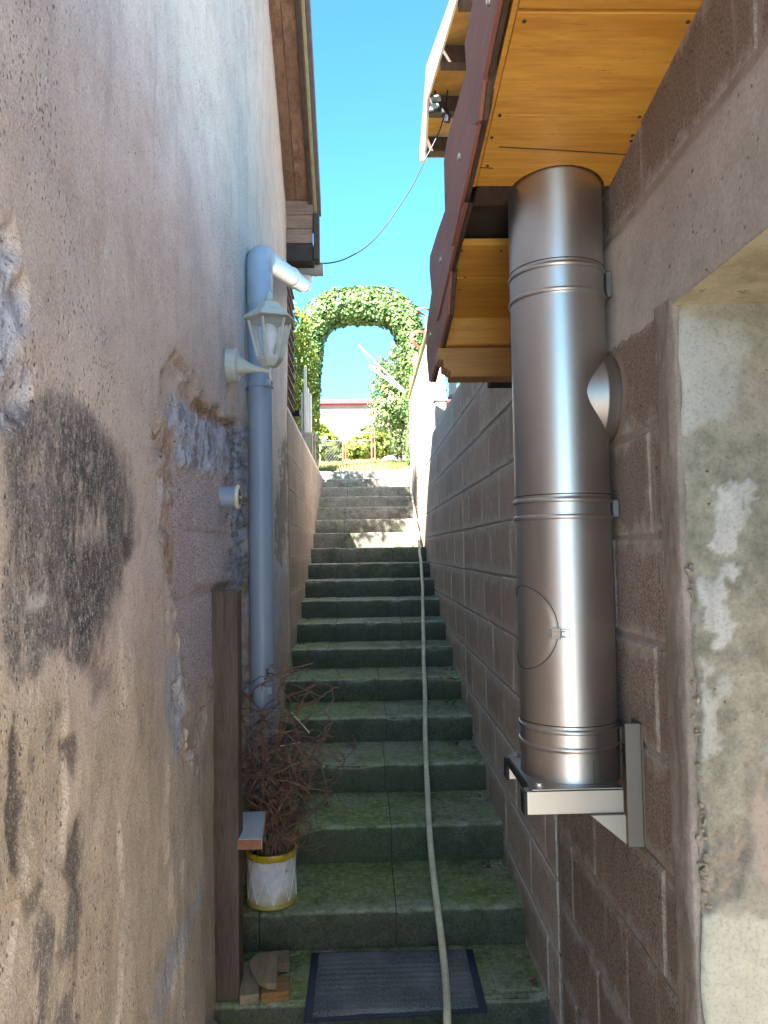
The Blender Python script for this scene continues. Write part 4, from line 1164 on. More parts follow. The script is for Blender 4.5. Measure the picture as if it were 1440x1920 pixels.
# latch of the hatch
def onF(y, x):
    """a point on the flue surface under a pixel"""
    lo, hi = 1.7, FY
    d = ray(x, y)
    a = d[0]**2+d[1]**2; b = -2*(d[0]*FX+d[1]*FY); c = FX**2+FY**2-FR**2
    t = (-b-math.sqrt(max(0, b*b-4*a*c)))/(2*a)
    return np.array([0, 0, EYE])+d*t
la = empty('hatch_latch', onF(1187, 1045)); la.parent = flue; la.matrix_parent_inverse = Matrix.Translation(-flue.location)
def lbox(x0, x1, y0, y1, h0, h1, name):
    P = []
    for h in (h0, h1):
        for (x, y) in ((x0, y1), (x1, y1), (x1, y0), (x0, y0)):
            p = onF(y, x); nrm = np.array([p[0]-FX, p[1]-FY, 0]); nrm /= np.linalg.norm(nrm); P.append(p+nrm*h)
    MB().add(P, [(0, 3, 2, 1), (4, 5, 6, 7), (0, 1, 5, 4), (1, 2, 6, 5), (2, 3, 7, 6), (3, 0, 4, 7)]).build(name, M['steel2'], la, bevel=.001)
lbox(1019, 1034, 1180, 1194, .0, .003, 'latch_plate')
lbox(1036, 1052, 1177, 1198, .001, .008, 'latch_body')
lbox(1053, 1068, 1179, 1196, .0, .004, 'latch_plate')
lbox(1028, 1060, 1183, 1185, .008, .010, 'latch_wire'); lbox(1028, 1060, 1192, 1194, .008, .010, 'latch_wire')

# ------------------------------------------------------------------ wall bracket carrying the flue
br = empty('flue_bracket', (.5, FY, .95), 'stainless steel wall bracket holding up the foot of the flue', 'bracket')
YF, YR = FY-.135, FY+.135
zb_t = pY(1080, 1478, YF)[2]
xa0 = pY(985, 1500, YF)[0]; xw = XR(FY)
for Yc, dd in ((YF, -1), (YR, 1)):
    x0 = xa0 if dd < 0 else pY(952, 1440, YR)[0]
    mb = MB()
    t = .004; h = .052; w = .036
    y0, y1 = Yc-w/2, Yc+w/2
    mb.box(x0, xw-.05, y0, y0+t, zb_t-h, zb_t); mb.box(x0, xw-.05, y0+t+.0005, y1, zb_t-t, zb_t-.0005); mb.box(x0, xw-.05, y0+t+.0005, y1, zb_t-h, zb_t-h+t); mb.box(x0, xw-.05, y1+.0005-t, y1+.0005, zb_t-h+t+.001, zb_t-t-.001)
    mb.build('support_arm', M['steel2'], br, bevel=.001)
    MB().box(x0-.007, x0-.001, y0-.001, y1+.001, zb_t-h-.001, zb_t-.004).build('arm_cap', M['black'], br, bevel=.001)
    yv = Yc-.018 if dd < 0 else Yc+.018
    za_, zb_ = pY(1185, 1350, YF)[2], pY(1185, 1578, YF)[2]
    MB().box(xw-.012, xw-.004, Yc-.035, Yc+.030, zb_, za_).build('wall_plate', M['steel3'], br, bevel=.003)
    MB().box(xw-.048, xw-.0125, Yc-.035, Yc-.031, zb_, za_).build('wall_plate', M['steel3'], br, bevel=.001)
    gy = Yc-.028
    MB().prism([(xw-.13, gy, zb_t-h-.001), (xw-.049, gy, zb_t-h-.001), (xw-.049, gy, zb_+.004)], (0, .005, 0)).build('gusset', M['steel2'], br, bevel=.0008)
MB().box(xa0+.012, xw-.05, YF-.016, YR+.016, zb_t+.001, zb_t+.0045).build('base_plate', M['steel2'], br, bevel=.001)
MB().box(xa0+.004, xa0+.0115, YF+.03, YR-.03, zb_t-.012, zb_t+.008).build('plate_lip', M['black'], br, bevel=.001)
for yy in (YF+.002, YR-.002):
    MB().lathe([(.013, zb_t+.0046), (.013, zb_t+.0066), (.0085, zb_t+.007), (.0085, zb_t+.013), (.007, zb_t+.0145)], (xa0+.032, yy, 0), 6).build('hex_bolt', M['zinc'], br, bevel=.0005)

# ------------------------------------------------------------------ timber post
pw = .118
pc = pZ(420, 1878, 0.0)
PYf = pc[1]
px0, px1 = pY(390.5, 1500, PYf)[0], pY(447, 1500, PYf)[0]
pzt = pY(420, 1108, PYf)[2]
post = empty('timber_post', ((px0+px1)/2, PYf+.05, 0), 'dark weathered square wooden post standing against the left wall', 'post')
mb = MB(); xs_ = [px0, px1]
nz = 24
vs_ = []
for i in range(nz+1):
    z = pzt*i/nz
    for (x, y) in ((px0, PYf), (px1, PYf), (px1, PYf+.10), (px0, PYf+.10)):
        vs_.append((x+.0025*mnoise.noise((x*9, y*9, z*4)), y+.002*mnoise.noise((x*9+5, y*9, z*4)), z))
fs_ = [(i*4+k, i*4+(k+1) % 4, (i+1)*4+(k+1) % 4, (i+1)*4+k) for i in range(nz) for k in range(4)]+[(3, 2, 1, 0), tuple(nz*4+k for k in range(4))]
mb.add(vs_, fs_).build('post_timber', M['post'], post, bevel=.005, seg=2)
# shallow saw cut / crack lines
for yy in (1405, 1440):
    z = pY(420, yy, PYf)[2]
    MB().box(px0+.004, px0+(.11 if yy == 1405 else .03), PYf-.0005, PYf+.003, z-.0008, z+.0008).build('crack', M['seam'], post)
z = pY(420, 1460, PYf)[2]
MB().box(px0+.068, px0+.070, PYf-.0008, PYf+.003, z-.04, z+.03).build('crack', M['seam'], post)

# pale plank jutting out beside the post
zpl = .565
a0, a1 = pZ(453, 1521, zpl), pZ(498, 1521, zpl); b0, b1 = pZ(453, 1573, zpl), pZ(491, 1573, zpl); b0[1] = b1[1] = min(b0[1], b1[1])
plank = empty('pale_plank', ((a0[0]+b1[0])/2, (a0[1]+b0[1])/2, zpl-.04), 'short plank with pale grey top and sawn end above the plant pot', 'plank')
xl = b0[0]-.035
poly = [(xl, b0[1], zpl), (b1[0], b1[1], zpl), (a1[0], a1[1], zpl), (XL(3)+.004, a1[1], zpl), (XL(3)+.004, b0[1]+.02, zpl)]
MB().prism([(x, y, z-.037) for x, y, z in poly], (0, 0, .037)).build('board', M['plank'], plank, bevel=.0015)
ex0, ex1 = xl+.0015, b1[0]-.0015
eg = MB().box(ex0, ex1, b0[1]-.0012, b0[1]-.0002, zpl-.0355, zpl-.0015).build('sawn_end', M['endgrain'], plank)
cxr = pY(467, 1583, b0[1])
for k, r_ in enumerate((.003, .0065, .0105, .0145)):
    MB().tube([(cxr[0]+r_*math.cos(t), b0[1]-.0013, cxr[2]+r_*math.sin(t)) for t in np.linspace(0, 2*math.pi, 25)[:-1]], .0005, 4, closed=True).build('growth_ring', M['twig'], eg)

# ------------------------------------------------------------------ plant pot and the dead plant
PTX, PTY, PR, PH = pY(506, 1650, 3.19)[0], 3.262, .104, .218
pot = empty('plant_pot', (PTX, PTY, SZ[0]), 'white enamel pot with yellow bands and raised lattice on the lowest step', 'pot')
z0 = SZ[0]
MB().lathe([(.085, z0), (.099, z0), (.1035, z0+.004), (.1035, z0+.014), (.100, z0+.019), (.1005, z0+.188), (.103, z0+.192), (.106, z0+.198), (.1065, z0+.210), (.105, z0+PH), (.099, z0+PH), (.097, z0+.205), (.096, z0+.19), (.095, z0+.17), (.0, z0+.168)], (PTX, PTY, 0), 48, cap=False).build('pot_body', M['pot'], pot, smooth=True)
for s_ in (-1, 1):
    for k in range(9):
        t0 = 2*math.pi*k/9
        pts = [(PTX+.1012*math.cos(t0+s_*.55*u), PTY+.1012*math.sin(t0+s_*.55*u), z0+.022+.164*u) for u in np.linspace(0, 1, 14)]
        MB().tube(pts, .0013, 5).build('lattice_rib', M['white_paint'], pot, smooth=True)
so_ = MB()
vs_ = [(PTX, PTY, z0+.188)]; fs_ = []
for j in range(1, 8):
    for k in range(28):
        t = 2*math.pi*k/28; r_ = .0945*j/7
        vs_.append((PTX+r_*math.cos(t), PTY+r_*math.sin(t), z0+.185+.010*mnoise.noise((r_*40*math.cos(t), r_*40*math.sin(t), 2))))
for k in range(28): fs_.append((0, 1+k, 1+(k+1) % 28))
for j in range(6):
    for k in range(28): fs_.append((1+j*28+k, 1+(j+1)*28+k, 1+(j+1)*28+(k+1) % 28, 1+j*28+(k+1) % 28))
so_.add(vs_, fs_).build('soil', M['soil'], pot, smooth=True)

plant = empty('dead_plant', (PTX+.01, PTY, z0+.188), 'tangle of dry brown stems and shrivelled leaves growing from the enamel pot', 'plant')
rp_ = random.Random(11)
def tangle(n, seed, name, rad, curl, top, mat):
    rs = random.Random(seed); mb = MB()
    ends = []
    for i in range(n):
        a = rs.uniform(0, 6.28); r0 = rs.uniform(0.01, .075)
        p = Vector((PTX+.012+r0*math.cos(a), PTY+r0*math.sin(a), z0+.18))
        h = rs.uniform(.45, 1.0)*top
        lean = Vector((rs.gauss(.05, .13), rs.gauss(-.01, .10), 1)).normalized()
        d = lean.copy(); pts = [p.copy()]
        ns = rs.randint(22, 40); L = h/ns*1.3
        ph = rs.uniform(0, 6); cf = rs.uniform(.18, .45)
        for k in range(ns):
            u = k/ns
            c = curl*(.25+u*1.6)
            d += Vector((rs.gauss(0, c)+c*1.3*math.sin(ph+k*cf), rs.gauss(0, c)+c*1.2*math.cos(ph*1.3+k*cf*1.2), rs.gauss(0, c*.8)+.05*(1-u*1.25)))
            tx = PTX+.02-p.x; ty = PTY+.02-p.y
            rr_ = math.hypot(tx, ty)
            if rr_ > .10: d += Vector((tx, ty, 0))*(rr_-.10)*12
            if p.x < -.485: d.x += .35
            if p.y > 3.36+.3: d.y -= .2
            if p.x < -.385 and p.y > 3.33: d += Vector((.08, -.3, 0))
            if u > .7: d.z -= .05*rs.random()*3
            d.normalize(); p = p+d*L; pts.append(p.copy())
        r_ = rad*rs.uniform(.6, 1.3)
        mb.tube(pts, [r_*(1-.65*k/len(pts)) for k in range(len(pts))], 5)
        ends += pts[8::4]
        if rs.random() < .8:
            for _ in range(rs.randint(1, 3)):
                q = pts[rs.randint(5, len(pts)-1)].copy(); d2 = Vector((rs.gauss(0, 1), rs.gauss(0, 1), rs.gauss(0, .7))).normalized(); pp = [q.copy()]
                for k in range(rs.randint(7, 16)):
                    d2 += Vector((rs.gauss(0, .35), rs.gauss(0, .35), rs.gauss(-.03, .3))); d2.normalize(); q = q+d2*.012
                    if q.x < -.50: q.x = -.50
                    pp.append(q.copy())
                mb.tube(pp, r_*.5, 4); ends += pp[3::4]
    tag(mb.build(name, mat, plant, smooth=True, fix=False), kind='stuff')
    return ends
ends = tangle(36, 3, 'stems', .0050, .19, 1.0, M['twig'])
ends += tangle(44, 8, 'fine_stems', .0028, .36, .98, M['twig'])
def leaf_cloud(name, P, size, mat, parent, seed, nrm=None, aspect=.6, spread=1., droop=0., curl=.25, label=None):
    """leaf-shaped bent quads (two quads folded on the midrib) at points P"""
    r_ = np.random.default_rng(seed); n = len(P)
    P = np.asarray(P, float)
    if nrm is None: nv = r_.normal(size=(n, 3))
    else: nv = np.asarray(nrm, float)+r_.normal(size=(n, 3))*spread
    nv /= np.linalg.norm(nv, axis=1, keepdims=True)+1e-9
    t = r_.normal(size=(n, 3)); t[:, 2] -= droop
    t -= nv*(t*nv).sum(1, keepdims=True); t /= np.linalg.norm(t, axis=1, keepdims=True)+1e-9
    b = np.cross(nv, t)
    s = size*r_.uniform(.55, 1.3, (n, 1))
    w = s*aspect
    tip = P+t*s*.5+nv*s*-curl*.3
    bas = P-t*s*.5
    l = P+b*w*.5-nv*s*-curl*.35+t*s*-.08; rr_ = P-b*w*.5-nv*s*-curl*.35+t*s*-.08
    V = np.stack([bas, rr_, tip, l], 1).reshape(-1, 3)
    i = np.arange(n)*4
    q = np.concatenate([np.stack([i, i+1, i+2], 1), np.stack([i, i+2, i+3], 1)])
    rnd = np.repeat(r_.uniform(0, 1, n), 4)
    me = npmesh(bpy.data.meshes.new(name), V, q, dict(rnd=rnd), False)
    o = link(name, me, mat, parent); o['kind'] = 'stuff'
    if label: o['label'] = label
    return o
sel = [tuple(p) for p in rp_.sample(ends, min(len(ends), 230)) if p.z > z0+.3]
leaf_cloud('dead_leaves', sel, .026, M['dry_leaf'], plant, 5, aspect=.75, droop=1.2, curl=.9)
M['weed'] = m_leaf('weed_leaf', [(.04, .10, .03), (.08, .18, .05)], .2)
wd_ = pY(467, 1500, 3.25)
leaf_cloud('green_shoots', [tuple(wd_+np.array([rp_.gauss(0, .015), rp_.gauss(0, .015), rp_.gauss(0, .03)])) for _ in range(26)]+[(PTX-.045+rp_.gauss(0, .014), PTY-.03, z0+.21+rp_.gauss(0, .014)) for _ in range(22)], .022, M['weed'], plant, 6, aspect=.5)
MB().tube([tuple(pY(546, 1335, 3.2)), tuple(pY(580, 1374, 3.16))], .0024, 5).build('pale_stalk', M['straw'], plant)
MB().tube([tuple(pY(525, 1399, 3.2)), tuple(pY(563, 1392, 3.2))], .002, 5).build('pale_stalk', M['straw'], plant)

# ------------------------------------------------------------------ timber offcuts beside the post
def offcut(poly_px, ztop, th, label, mat='offcut'):
    P = [pZ(x, y, ztop) for x, y in poly_px]
    c = np.mean(P, 0)
    o = MB().prism([(p[0]-c[0], p[1]-c[1], -th) for p in P], (0, 0, th)).build('timber_offcut', M[mat], None, bevel=.003)
    o.location = tuple(c)
    tag(o, label, 'wood block')
offcut([(489, 1864), (543, 1859), (543, 1828), (490, 1834)], .034, .033, 'front offcut with orange wet end, lying beside the doormat', 'wet_wood')
offcut([(449, 1868), (486, 1864), (487, 1848), (487, 1800), (449, 1805)], .034, .033, 'flat grey offcut closest to the wooden post, half covered')
offcut([(488, 1810), (543, 1807), (543, 1780), (490, 1784)], .034, .033, 'back grey offcut against the riser of the lowest step')
hp = [(520, 1786), (519, 1843)]+[(467+53*(1-math.cos(t)), 1812+31*math.sin(t)) for t in np.linspace(math.pi*.42, -math.pi*.15, 10)][::1]
hp = [(520, 1785), (519, 1844), (500, 1843), (485, 1836), (473, 1824), (467, 1811), (469, 1798), (480, 1788), (496, 1785)]
offcut(hp, .058, .0235, 'half-round offcut stacked on top of the other three')

# ------------------------------------------------------------------ doormat
mz = .013
mq = [pZ(x, y, mz) for x, y in ((569, 1913), (915, 1893), (886, 1776), (584, 1783))]
mc = np.mean(mq, 0)
mat_ = empty('doormat', (mc[0], mc[1], 0.0), 'dark blue-grey ribbed doormat with a rubber rim at the foot of the steps', 'doormat')
inn = [mc+(p-mc)*np.array([.91, .90 if k_ < 2 else .97, 1]) for k_, p in enumerate(mq)]
MB().prism([(p[0], p[1], .001) for p in mq], (0, 0, .006)).build('rubber_rim', M['mat_edge'], mat_, bevel=.003)
nu, nv_ = 80, 46
us_ = np.linspace(0, 1, nu); vv_ = np.linspace(0, 1, nv_)
U = np.tile(us_, nv_); V = np.repeat(vv_, nu)
Pm = ((1-U)*(1-V))[:, None]*inn[0]+(U*(1-V))[:, None]*inn[1]+(U*V)[:, None]*inn[2]+((1-U)*V)[:, None]*inn[3]
edge = np.minimum(np.minimum(U, 1-U)*nu, np.minimum(V, 1-V)*nv_)
Pm[:, 2] = .0073+.009*sst(0, 2.2, edge)+.0022*fbm(U*5, V*4, 3, 121)+.0016*np.sin(V*2*math.pi*13)*(edge > 2)+.001*fbm(U*60, V*40, 2, 5)
link('mat_pile', gridmesh('mat_pile', Pm, nv_, nu), M['mat'], mat_)

# ------------------------------------------------------------------ hose lying over the steps
HP = [(762, 868), (766, 885), (769, 905), (773, 930), (777, 960), (781, 985), (786, 1020), (790, 1060), (792, 1100), (793, 1150), (794, 1200), (795, 1250), (796, 1300), (797, 1350), (798, 1400), (800, 1460), (801, 1500), (808, 1590), (812, 1630), (817, 1670), (820, 1700), (826, 1745), (831, 1790), (835, 1830), (838, 1870), (839, 1960)]
hy = np.array([p[1] for p in HP], float); hx = np.array([p[0] for p in HP], float)
HR = .0142
pts = []
for k in range(17, -1, -1):
    Yn, Zn = SY[k]-.004, SZ[k]+HR-.001
    X = .2
    for _ in range(5):
        _x, _y = pix(np.array([[X, Yn, Zn]])); X = pY(float(np.interp(_y[0], hy, hx)), float(_y[0]), Yn)[0]
    pts.append(Vector((X, Yn, Zn)))
full = [Vector((pts[0].x-.10, 12.6, 2.92)), Vector((pts[0].x-.03, 11.8, 2.87))]
for a, b in zip(pts[:-1], pts[1:]):
    full.append(a)
    m_ = (a+b)/2; m_.z -= .004; m_.x += random.uniform(-.006, .006); full.append(m_)
full.append(pts[-1])
for Yq, zq in ((3.00, .085), (2.90, mz+HR+.012), (2.80, mz+HR+.004), (2.70, mz+HR+.003), (2.64, HR+.009), (2.58, -.04), (2.50, GZ+.03), (2.3, GZ+HR), (1.8, GZ+HR)):
    X = .2
    for _ in range(5):
        _x, _y = pix(np.array([[X, Yq, zq]])); X = pY(float(np.interp(_y[0], hy, hx)), float(_y[0]), Yq)[0]
    full.append(Vector((X, Yq, zq)))
def catmull(P, n=5):
    out = []
    for i in range(len(P)-1):
        p0, p1, p2, p3 = P[max(i-1, 0)], P[i], P[i+1], P[min(i+2, len(P)-1)]
        for k in range(n):
            t = k/n
            out.append(.5*((2*p1)+(p2-p0)*t+(2*p0-5*p1+4*p2-p3)*t*t+(3*p1-p0-3*p2+p3)*t**3))
    return out+[P[-1]]
tag(MB().tube(catmull(full, 6), HR, 12).build('garden_hose', M['hose'], smooth=True), 'long pale yellowish garden hose running straight down the whole flight of steps', 'hose')
# straw and dry leaves lying on the treads
mb = MB(); rs = random.Random(4)
def litter(cx, cy, z, n, sp):
    for _ in range(n):
        p = pZ(cx, cy, z); a = rs.uniform(0, 6.3); L = rs.uniform(.012, .05)
        c = Vector((p[0]+rs.gauss(0, sp), p[1]+rs.gauss(0, sp*.6), z+.003))
        mb.bar(c-Vector((math.cos(a), math.sin(a), 0))*L/2, c+Vector((math.cos(a), math.sin(a), rs.uniform(0, .1)))*L/2, .0022, .0012)
litter(935, 1622, SZ[0], 13, .035); litter(912, 1490, SZ[1], 6, .03); litter(975, 1765, 0, 4, .03); litter(905, 1500, SZ[1], 4, .02); litter(620, 1780, 0, 5, .05)
for k in range(2, 14):
    for _ in range(5):
        x = rs.choice([rs.uniform(XL(5)+.03, XL(5)+.16), rs.uniform(XR(5)-.15, XR(5)-.02), rs.uniform(-.4, .6)])
        c = Vector((x, SY[k]+rs.uniform(.1, .42), SZ[k]+.004)); a = rs.uniform(0, 6.3); L = rs.uniform(.008, .03)
        mb.bar(c-Vector((math.cos(a), math.sin(a), 0))*L/2, c+Vector((math.cos(a), math.sin(a), 0))*L/2, .002, .0012)
tag(mb.build('straw_litter', M['straw'], fix=False), 'bits of pale straw scattered over the steps', 'litter', kind='stuff')
Pl = []
for k in range(0, 14):
    for _ in range(9):
        x = rs.choice([rs.uniform(XL(5)+.02, XL(5)+.14), rs.uniform(XR(5)-.12, XR(5)-.02)])
        Pl.append((x, SY[k]+rs.uniform(.25, .44), SZ[k]+.010))
for (x, y, z) in ((868, 1384, SZ[2]), (875, 1390, SZ[2]), (992, 1802, 0), (1003, 1850, 0), (1000, 1845, 0), (915, 1470, SZ[1]), (640, 1620, SZ[0]), (480, 1880, 0.)):
    p = pZ(x, y, z); Pl.append((p[0], p[1], z+.012))
o = leaf_cloud('fallen_leaves', Pl, .03, M['dry_leaf'], None, 9, nrm=[(0, 0, 1)]*len(Pl), spread=.35, aspect=.7, curl=.6)
tag(o, 'small dry brown leaves gathered at the edges of the treads', 'leaves')
# ------------------------------------------------------------------ white garden wall with its yellow coping, right of the top steps
wy0, wy1 = onR(806, 760)[1]-.1, 10.45
ca_, cb_ = onR(795, 641), onR(768, 739)
wzt = (ca_[2]+cb_[2])/2
ww = empty('white_wall', (XR(9)+.08, 9, 2.69), 'bright white rendered wall with a yellow coping, right of the ivy arch', 'wall')
mb = MB(); mb.prism([(XR(wy0)+.002, 7.0, 2.69), (XR(wy1)+.002, wy1, 2.69), (XR(wy1)+.14, wy1, 2.69), (XR(wy0)+.14, 7.0, 2.69)], (0, 0, wzt-.05-2.69))
mb.build('render', M['white_wall'], ww, bevel=.01)
mb = MB(); mb.prism([(XR(7)-.02, 6.98, wzt-.05), (XR(wy1)-.02, wy1+.02, wzt-.05), (XR(wy1)+.16, wy1+.02, wzt-.05), (XR(7)+.16, 6.98, wzt-.05)], (0, 0, .055))
mb.build('coping', M['yellow_rail'], ww, bevel=.012, seg=2)
M['flaky'] = m_concrete('flaky_white_pedestal', (.62, .60, .57), (.42, .40, .38), sc=2)
ped = empty('balustrade', (.72, 6.6, 2.69), 'white turned baluster on a flaking square pedestal on top of the block wall', 'balustrade')
p0 = onR(819, 797); pw_ = .095
bx = pY(826, 780, 6.62)[0]
MB().box(bx-.045, bx+.05, 6.60, 6.70, 2.688, pY(826, 752, 6.6)[2]).build('pedestal', M['flaky'], ped, bevel=.008, seg=2)
zpd = pY(826, 752, 6.6)[2]
MB().box(bx-.06, bx+.065, 6.585, 6.715, zpd, zpd+.022).build('pedestal_cap', M['flaky'], ped, bevel=.006)
pr = [(.062, 0), (.062, .03), (.05, .04), (.045, .055), (.056, .075), (.050, .10), (.040, .115), (.043, .14), (.060, .20), (.066, .27), (.055, .36), (.036, .45), (.05, .47), (.05, .50), (.035, .52), (.035, .60)]
MB().lathe([(r_, zpd+.022+h) for r_, h in pr], (bx, 6.65, 0), 28).build('baluster', M['white_paint'], ped, smooth=True)
MB().box(bx-.08, bx+.08, 5.2, 6.99, zpd+.622, zpd+.70).build('handrail', M['white_paint'], ped, bevel=.012)
p5 = pY(849, 745, 5.45)
MB().box(p5[0]-.022, p5[0]+.03, 5.45, 5.51, p5[2]+.02, zpd+.622).build('rail_post', M['white_paint'], ped, bevel=.005)
MB().box(p5[0]-.03, p5[0]+.038, 5.435, 5.525, p5[2], p5[2]+.02).build('rail_foot', M['flaky'], ped, bevel=.003)
# rusty ring ornaments
for (cx, cy, rw_, rh_, yy, lab) in ((790, 637, 23, 18, 9.6, 'rusty iron ring ornament just above the yellow coping, in front of the ivy'), (798, 585, 20, 7.5, 9.9, 'upper flattened rusty ring ornament against the sky, right of the ivy arch')):
    c = pY(cx, cy, yy); s_ = yy/F
    k = 40
    ring = MB(); vs_ = []
    for i in range(k):
        a = 2*math.pi*i/k
        for (q, dy) in ((1, -.012), (1, .012), (.72, .012), (.72, -.012)):
            vs_.append((c[0]+rw_*s_*q*math.cos(a), c[1]+dy+.10*math.cos(a), c[2]+rh_*s_*q*math.sin(a)))
    ring.add(vs_, [(i*4+j, i*4+(j+1) % 4, ((i+1) % k)*4+(j+1) % 4, ((i+1) % k)*4+j) for i in range(k) for j in range(4)])
    zb_ = c[2]-rh_*s_*.86
    o = empty('ring_ornament', (c[0], c[1], wzt), lab, 'iron ornament', 'iron rings above the white wall')
    ring.build('ring', M['rust_pink'], o, smooth=True)
    MB().tube([(c[0], c[1], zb_), (c[0]+.01, c[1], wzt+.0)], .012, 8).build('ring_stem', M['rust'], o, smooth=True)
    o_ = o
for (x0, x1, y0, y1, yy) in ((777, 784, 660, 690, 9.9), (768, 775, 705, 724, 10.9)):
    a, b = pY(x0, y0, yy), pY(x1, y1, yy)
    tag(MB().box(a[0], b[0], yy, yy+.05, b[2]-.3, a[2]).build('rusty_post', M['rust'], bevel=.004), 'rusty square post rising behind the yellow coping' if y0 == 660 else 'lower rusty post half buried in the ivy', 'post')

# ------------------------------------------------------------------ ivy arch
AY = 11.55
arch = empty('ivy_arch', (0, AY, 2.78), 'tall garden arch clothed in ivy spanning the top of the steps', 'arch')
CL = [(574, 868), (576, 820), (578, 760), (580, 700), (583, 632), (598, 594), (634, 576), (680, 573), (724, 575), (757, 596), (770, 640), (776, 700), (778, 760), (777, 820), (772, 868)]
HW = [.17, .17, .175, .18,   .21, .27, .29, .285, .285, .27, .20, .15, .12, .10, .08]
cl = [pY(x, y, AY) for x, y in CL]
cl[0][2] = 2.74; cl[-1][2] = 2.74
seg = np.array(cl); d = np.linalg.norm(np.diff(seg, axis=0), axis=1); cum = np.concatenate([[0], np.cumsum(d)])
for dy in (-.16, .16):
    MB().tube([(p[0], AY+dy, p[2]) for p in seg], .012, 6).build('arch_tube', M['rust'], arch, smooth=True)
def archpts(n, seed, shell=True):
    r_ = np.random.default_rng(seed)
    s = r_.uniform(0, cum[-1], n); a = r_.uniform(0, 2*np.pi, n)
    c = np.stack([np.interp(s, cum, seg[:, i]) for i in range(3)], 1)
    h = np.interp(s, cum, HW)
    tx = np.interp(s+.05, cum, seg[:, 0])-np.interp(s-.05, cum, seg[:, 0]); tz = np.interp(s+.05, cum, seg[:, 2])-np.interp(s-.05, cum, seg[:, 2])
    L = np.hypot(tx, tz)+1e-9; nx_, nz_ = -tz/L, tx/L
    rad = r_.uniform(.88, 1.05, n) if shell else np.sqrt(r_.uniform(0, .8, n))
    bumps = 1+.10*fbm(s*3.1, a*1.3, 3, seed)+.08*fbm(s*9, a*3, 3, seed+4)
    ux = np.cos(a)*h*rad*bumps; uy = np.sin(a)*.30*rad*bumps
    P = c+np.stack([nx_*ux, uy, nz_*ux], 1)
    nrm = np.stack([nx_*np.cos(a)/h, np.sin(a)/.30, nz_*np.cos(a)/h], 1)
    nrm /= np.linalg.norm(nrm, axis=1, keepdims=True)
    return P, nrm
P, nn_ = archpts(24000, 1); nn_[:, 2] += .35
leaf_cloud('ivy_leaves', P, .052, M['ivy'], arch, 21, nrm=nn_, spread=.42, aspect=.95, droop=1.0, curl=.22)
P, nn_ = archpts(5000, 2, False)
leaf_cloud('inner_leaves', P, .08, M['ivy'], arch, 22, aspect=.8, droop=.6)
mb = MB(); rs = random.Random(6)
for i in range(34):
    t = rs.uniform(0, cum[-1]*.98); p = []
    off = Vector((rs.uniform(-.1, .1), rs.uniform(-.2, .2), rs.uniform(-.08, .08)))
    for k in range(8):
        s = min(t+k*.12, cum[-1]); p.append(Vector([np.interp(s, cum, seg[:, i_]) for i_ in range(3)])+off+Vector((rs.gauss(0, .03), rs.gauss(0, .03), rs.gauss(0, .03))))
    mb.tube(p, .008, 4)
tag(mb.build('ivy_stems', M['bark'], arch, smooth=True), kind='stuff')

def blob_plant(name, label, cat, base, blobs, n, size, mat, seed, trunk=.03, h=1., aspect=.6, group=None, droop=.3, twigs=10, spread=.9, shell=.55):
    """blobs: (centre, radii). A stem with limbs, and leaves through the volume"""
    o = empty(name, base, label, cat, group)
    r_ = np.random.default_rng(seed); rs = random.Random(seed)
    vol = np.array([b[1][0]*b[1][1]*b[1][2] for b in blobs])**.75; vol /= vol.sum()
    Ps, Ns = [], []
    for (c, rd), w in zip(blobs, vol):
        k = int(n*w); v = r_.normal(size=(k, 3)); v /= np.linalg.norm(v, axis=1, keepdims=True)
        q = np.where(r_.uniform(size=k) < shell, r_.uniform(.82, 1.05, k), r_.uniform(.15, .9, k))
        bm_ = 1+.22*fbm(v[:, 0]*2.2+c[0], v[:, 2]*2.2+c[2], 3, seed)+.16*fbm(v[:, 0]*5+v[:, 1]*3, v[:, 2]*5, 2, seed+1)
        Ps.append(np.array(c)+v*np.array(rd)*(q*bm_)[:, None]); Ns.append(v)
    P = np.concatenate(Ps); Nn = np.concatenate(Ns)
    leaf_cloud('crown', P, size, mat, o, seed, nrm=Nn, spread=spread, aspect=aspect, droop=droop)
    mb = MB(); b = Vector([float(x) for x in base])
    for (c, rd) in blobs:
        c = Vector([float(x) for x in c])
        m_ = b.lerp(c, .5)+Vector((rs.gauss(0, .05), rs.gauss(0, .05), 0))
        mb.tube([b, m_, c+Vector((0, 0, rd[2]*.4))], [trunk, trunk*.7, trunk*.25], 6)
        for _ in range(twigs):
            v = Vector((rs.gauss(0, 1), rs.gauss(0, 1), rs.gauss(.2, 1))).normalized()
            e = c+Vector((v.x*rd[0], v.y*rd[1], v.z*rd[2]))*rs.uniform(.8, 1.12)
            s_ = b.lerp(c, rs.uniform(.4, 1))
            mb.tube([s_, s_.lerp(e, .5)+Vector((rs.gauss(0, .03), 0, rs.gauss(0, .03))), e], [trunk*.35, trunk*.22, trunk*.08], 4)
    mb.build('trunk', M['bark'], o, smooth=True, fix=False)
    return o
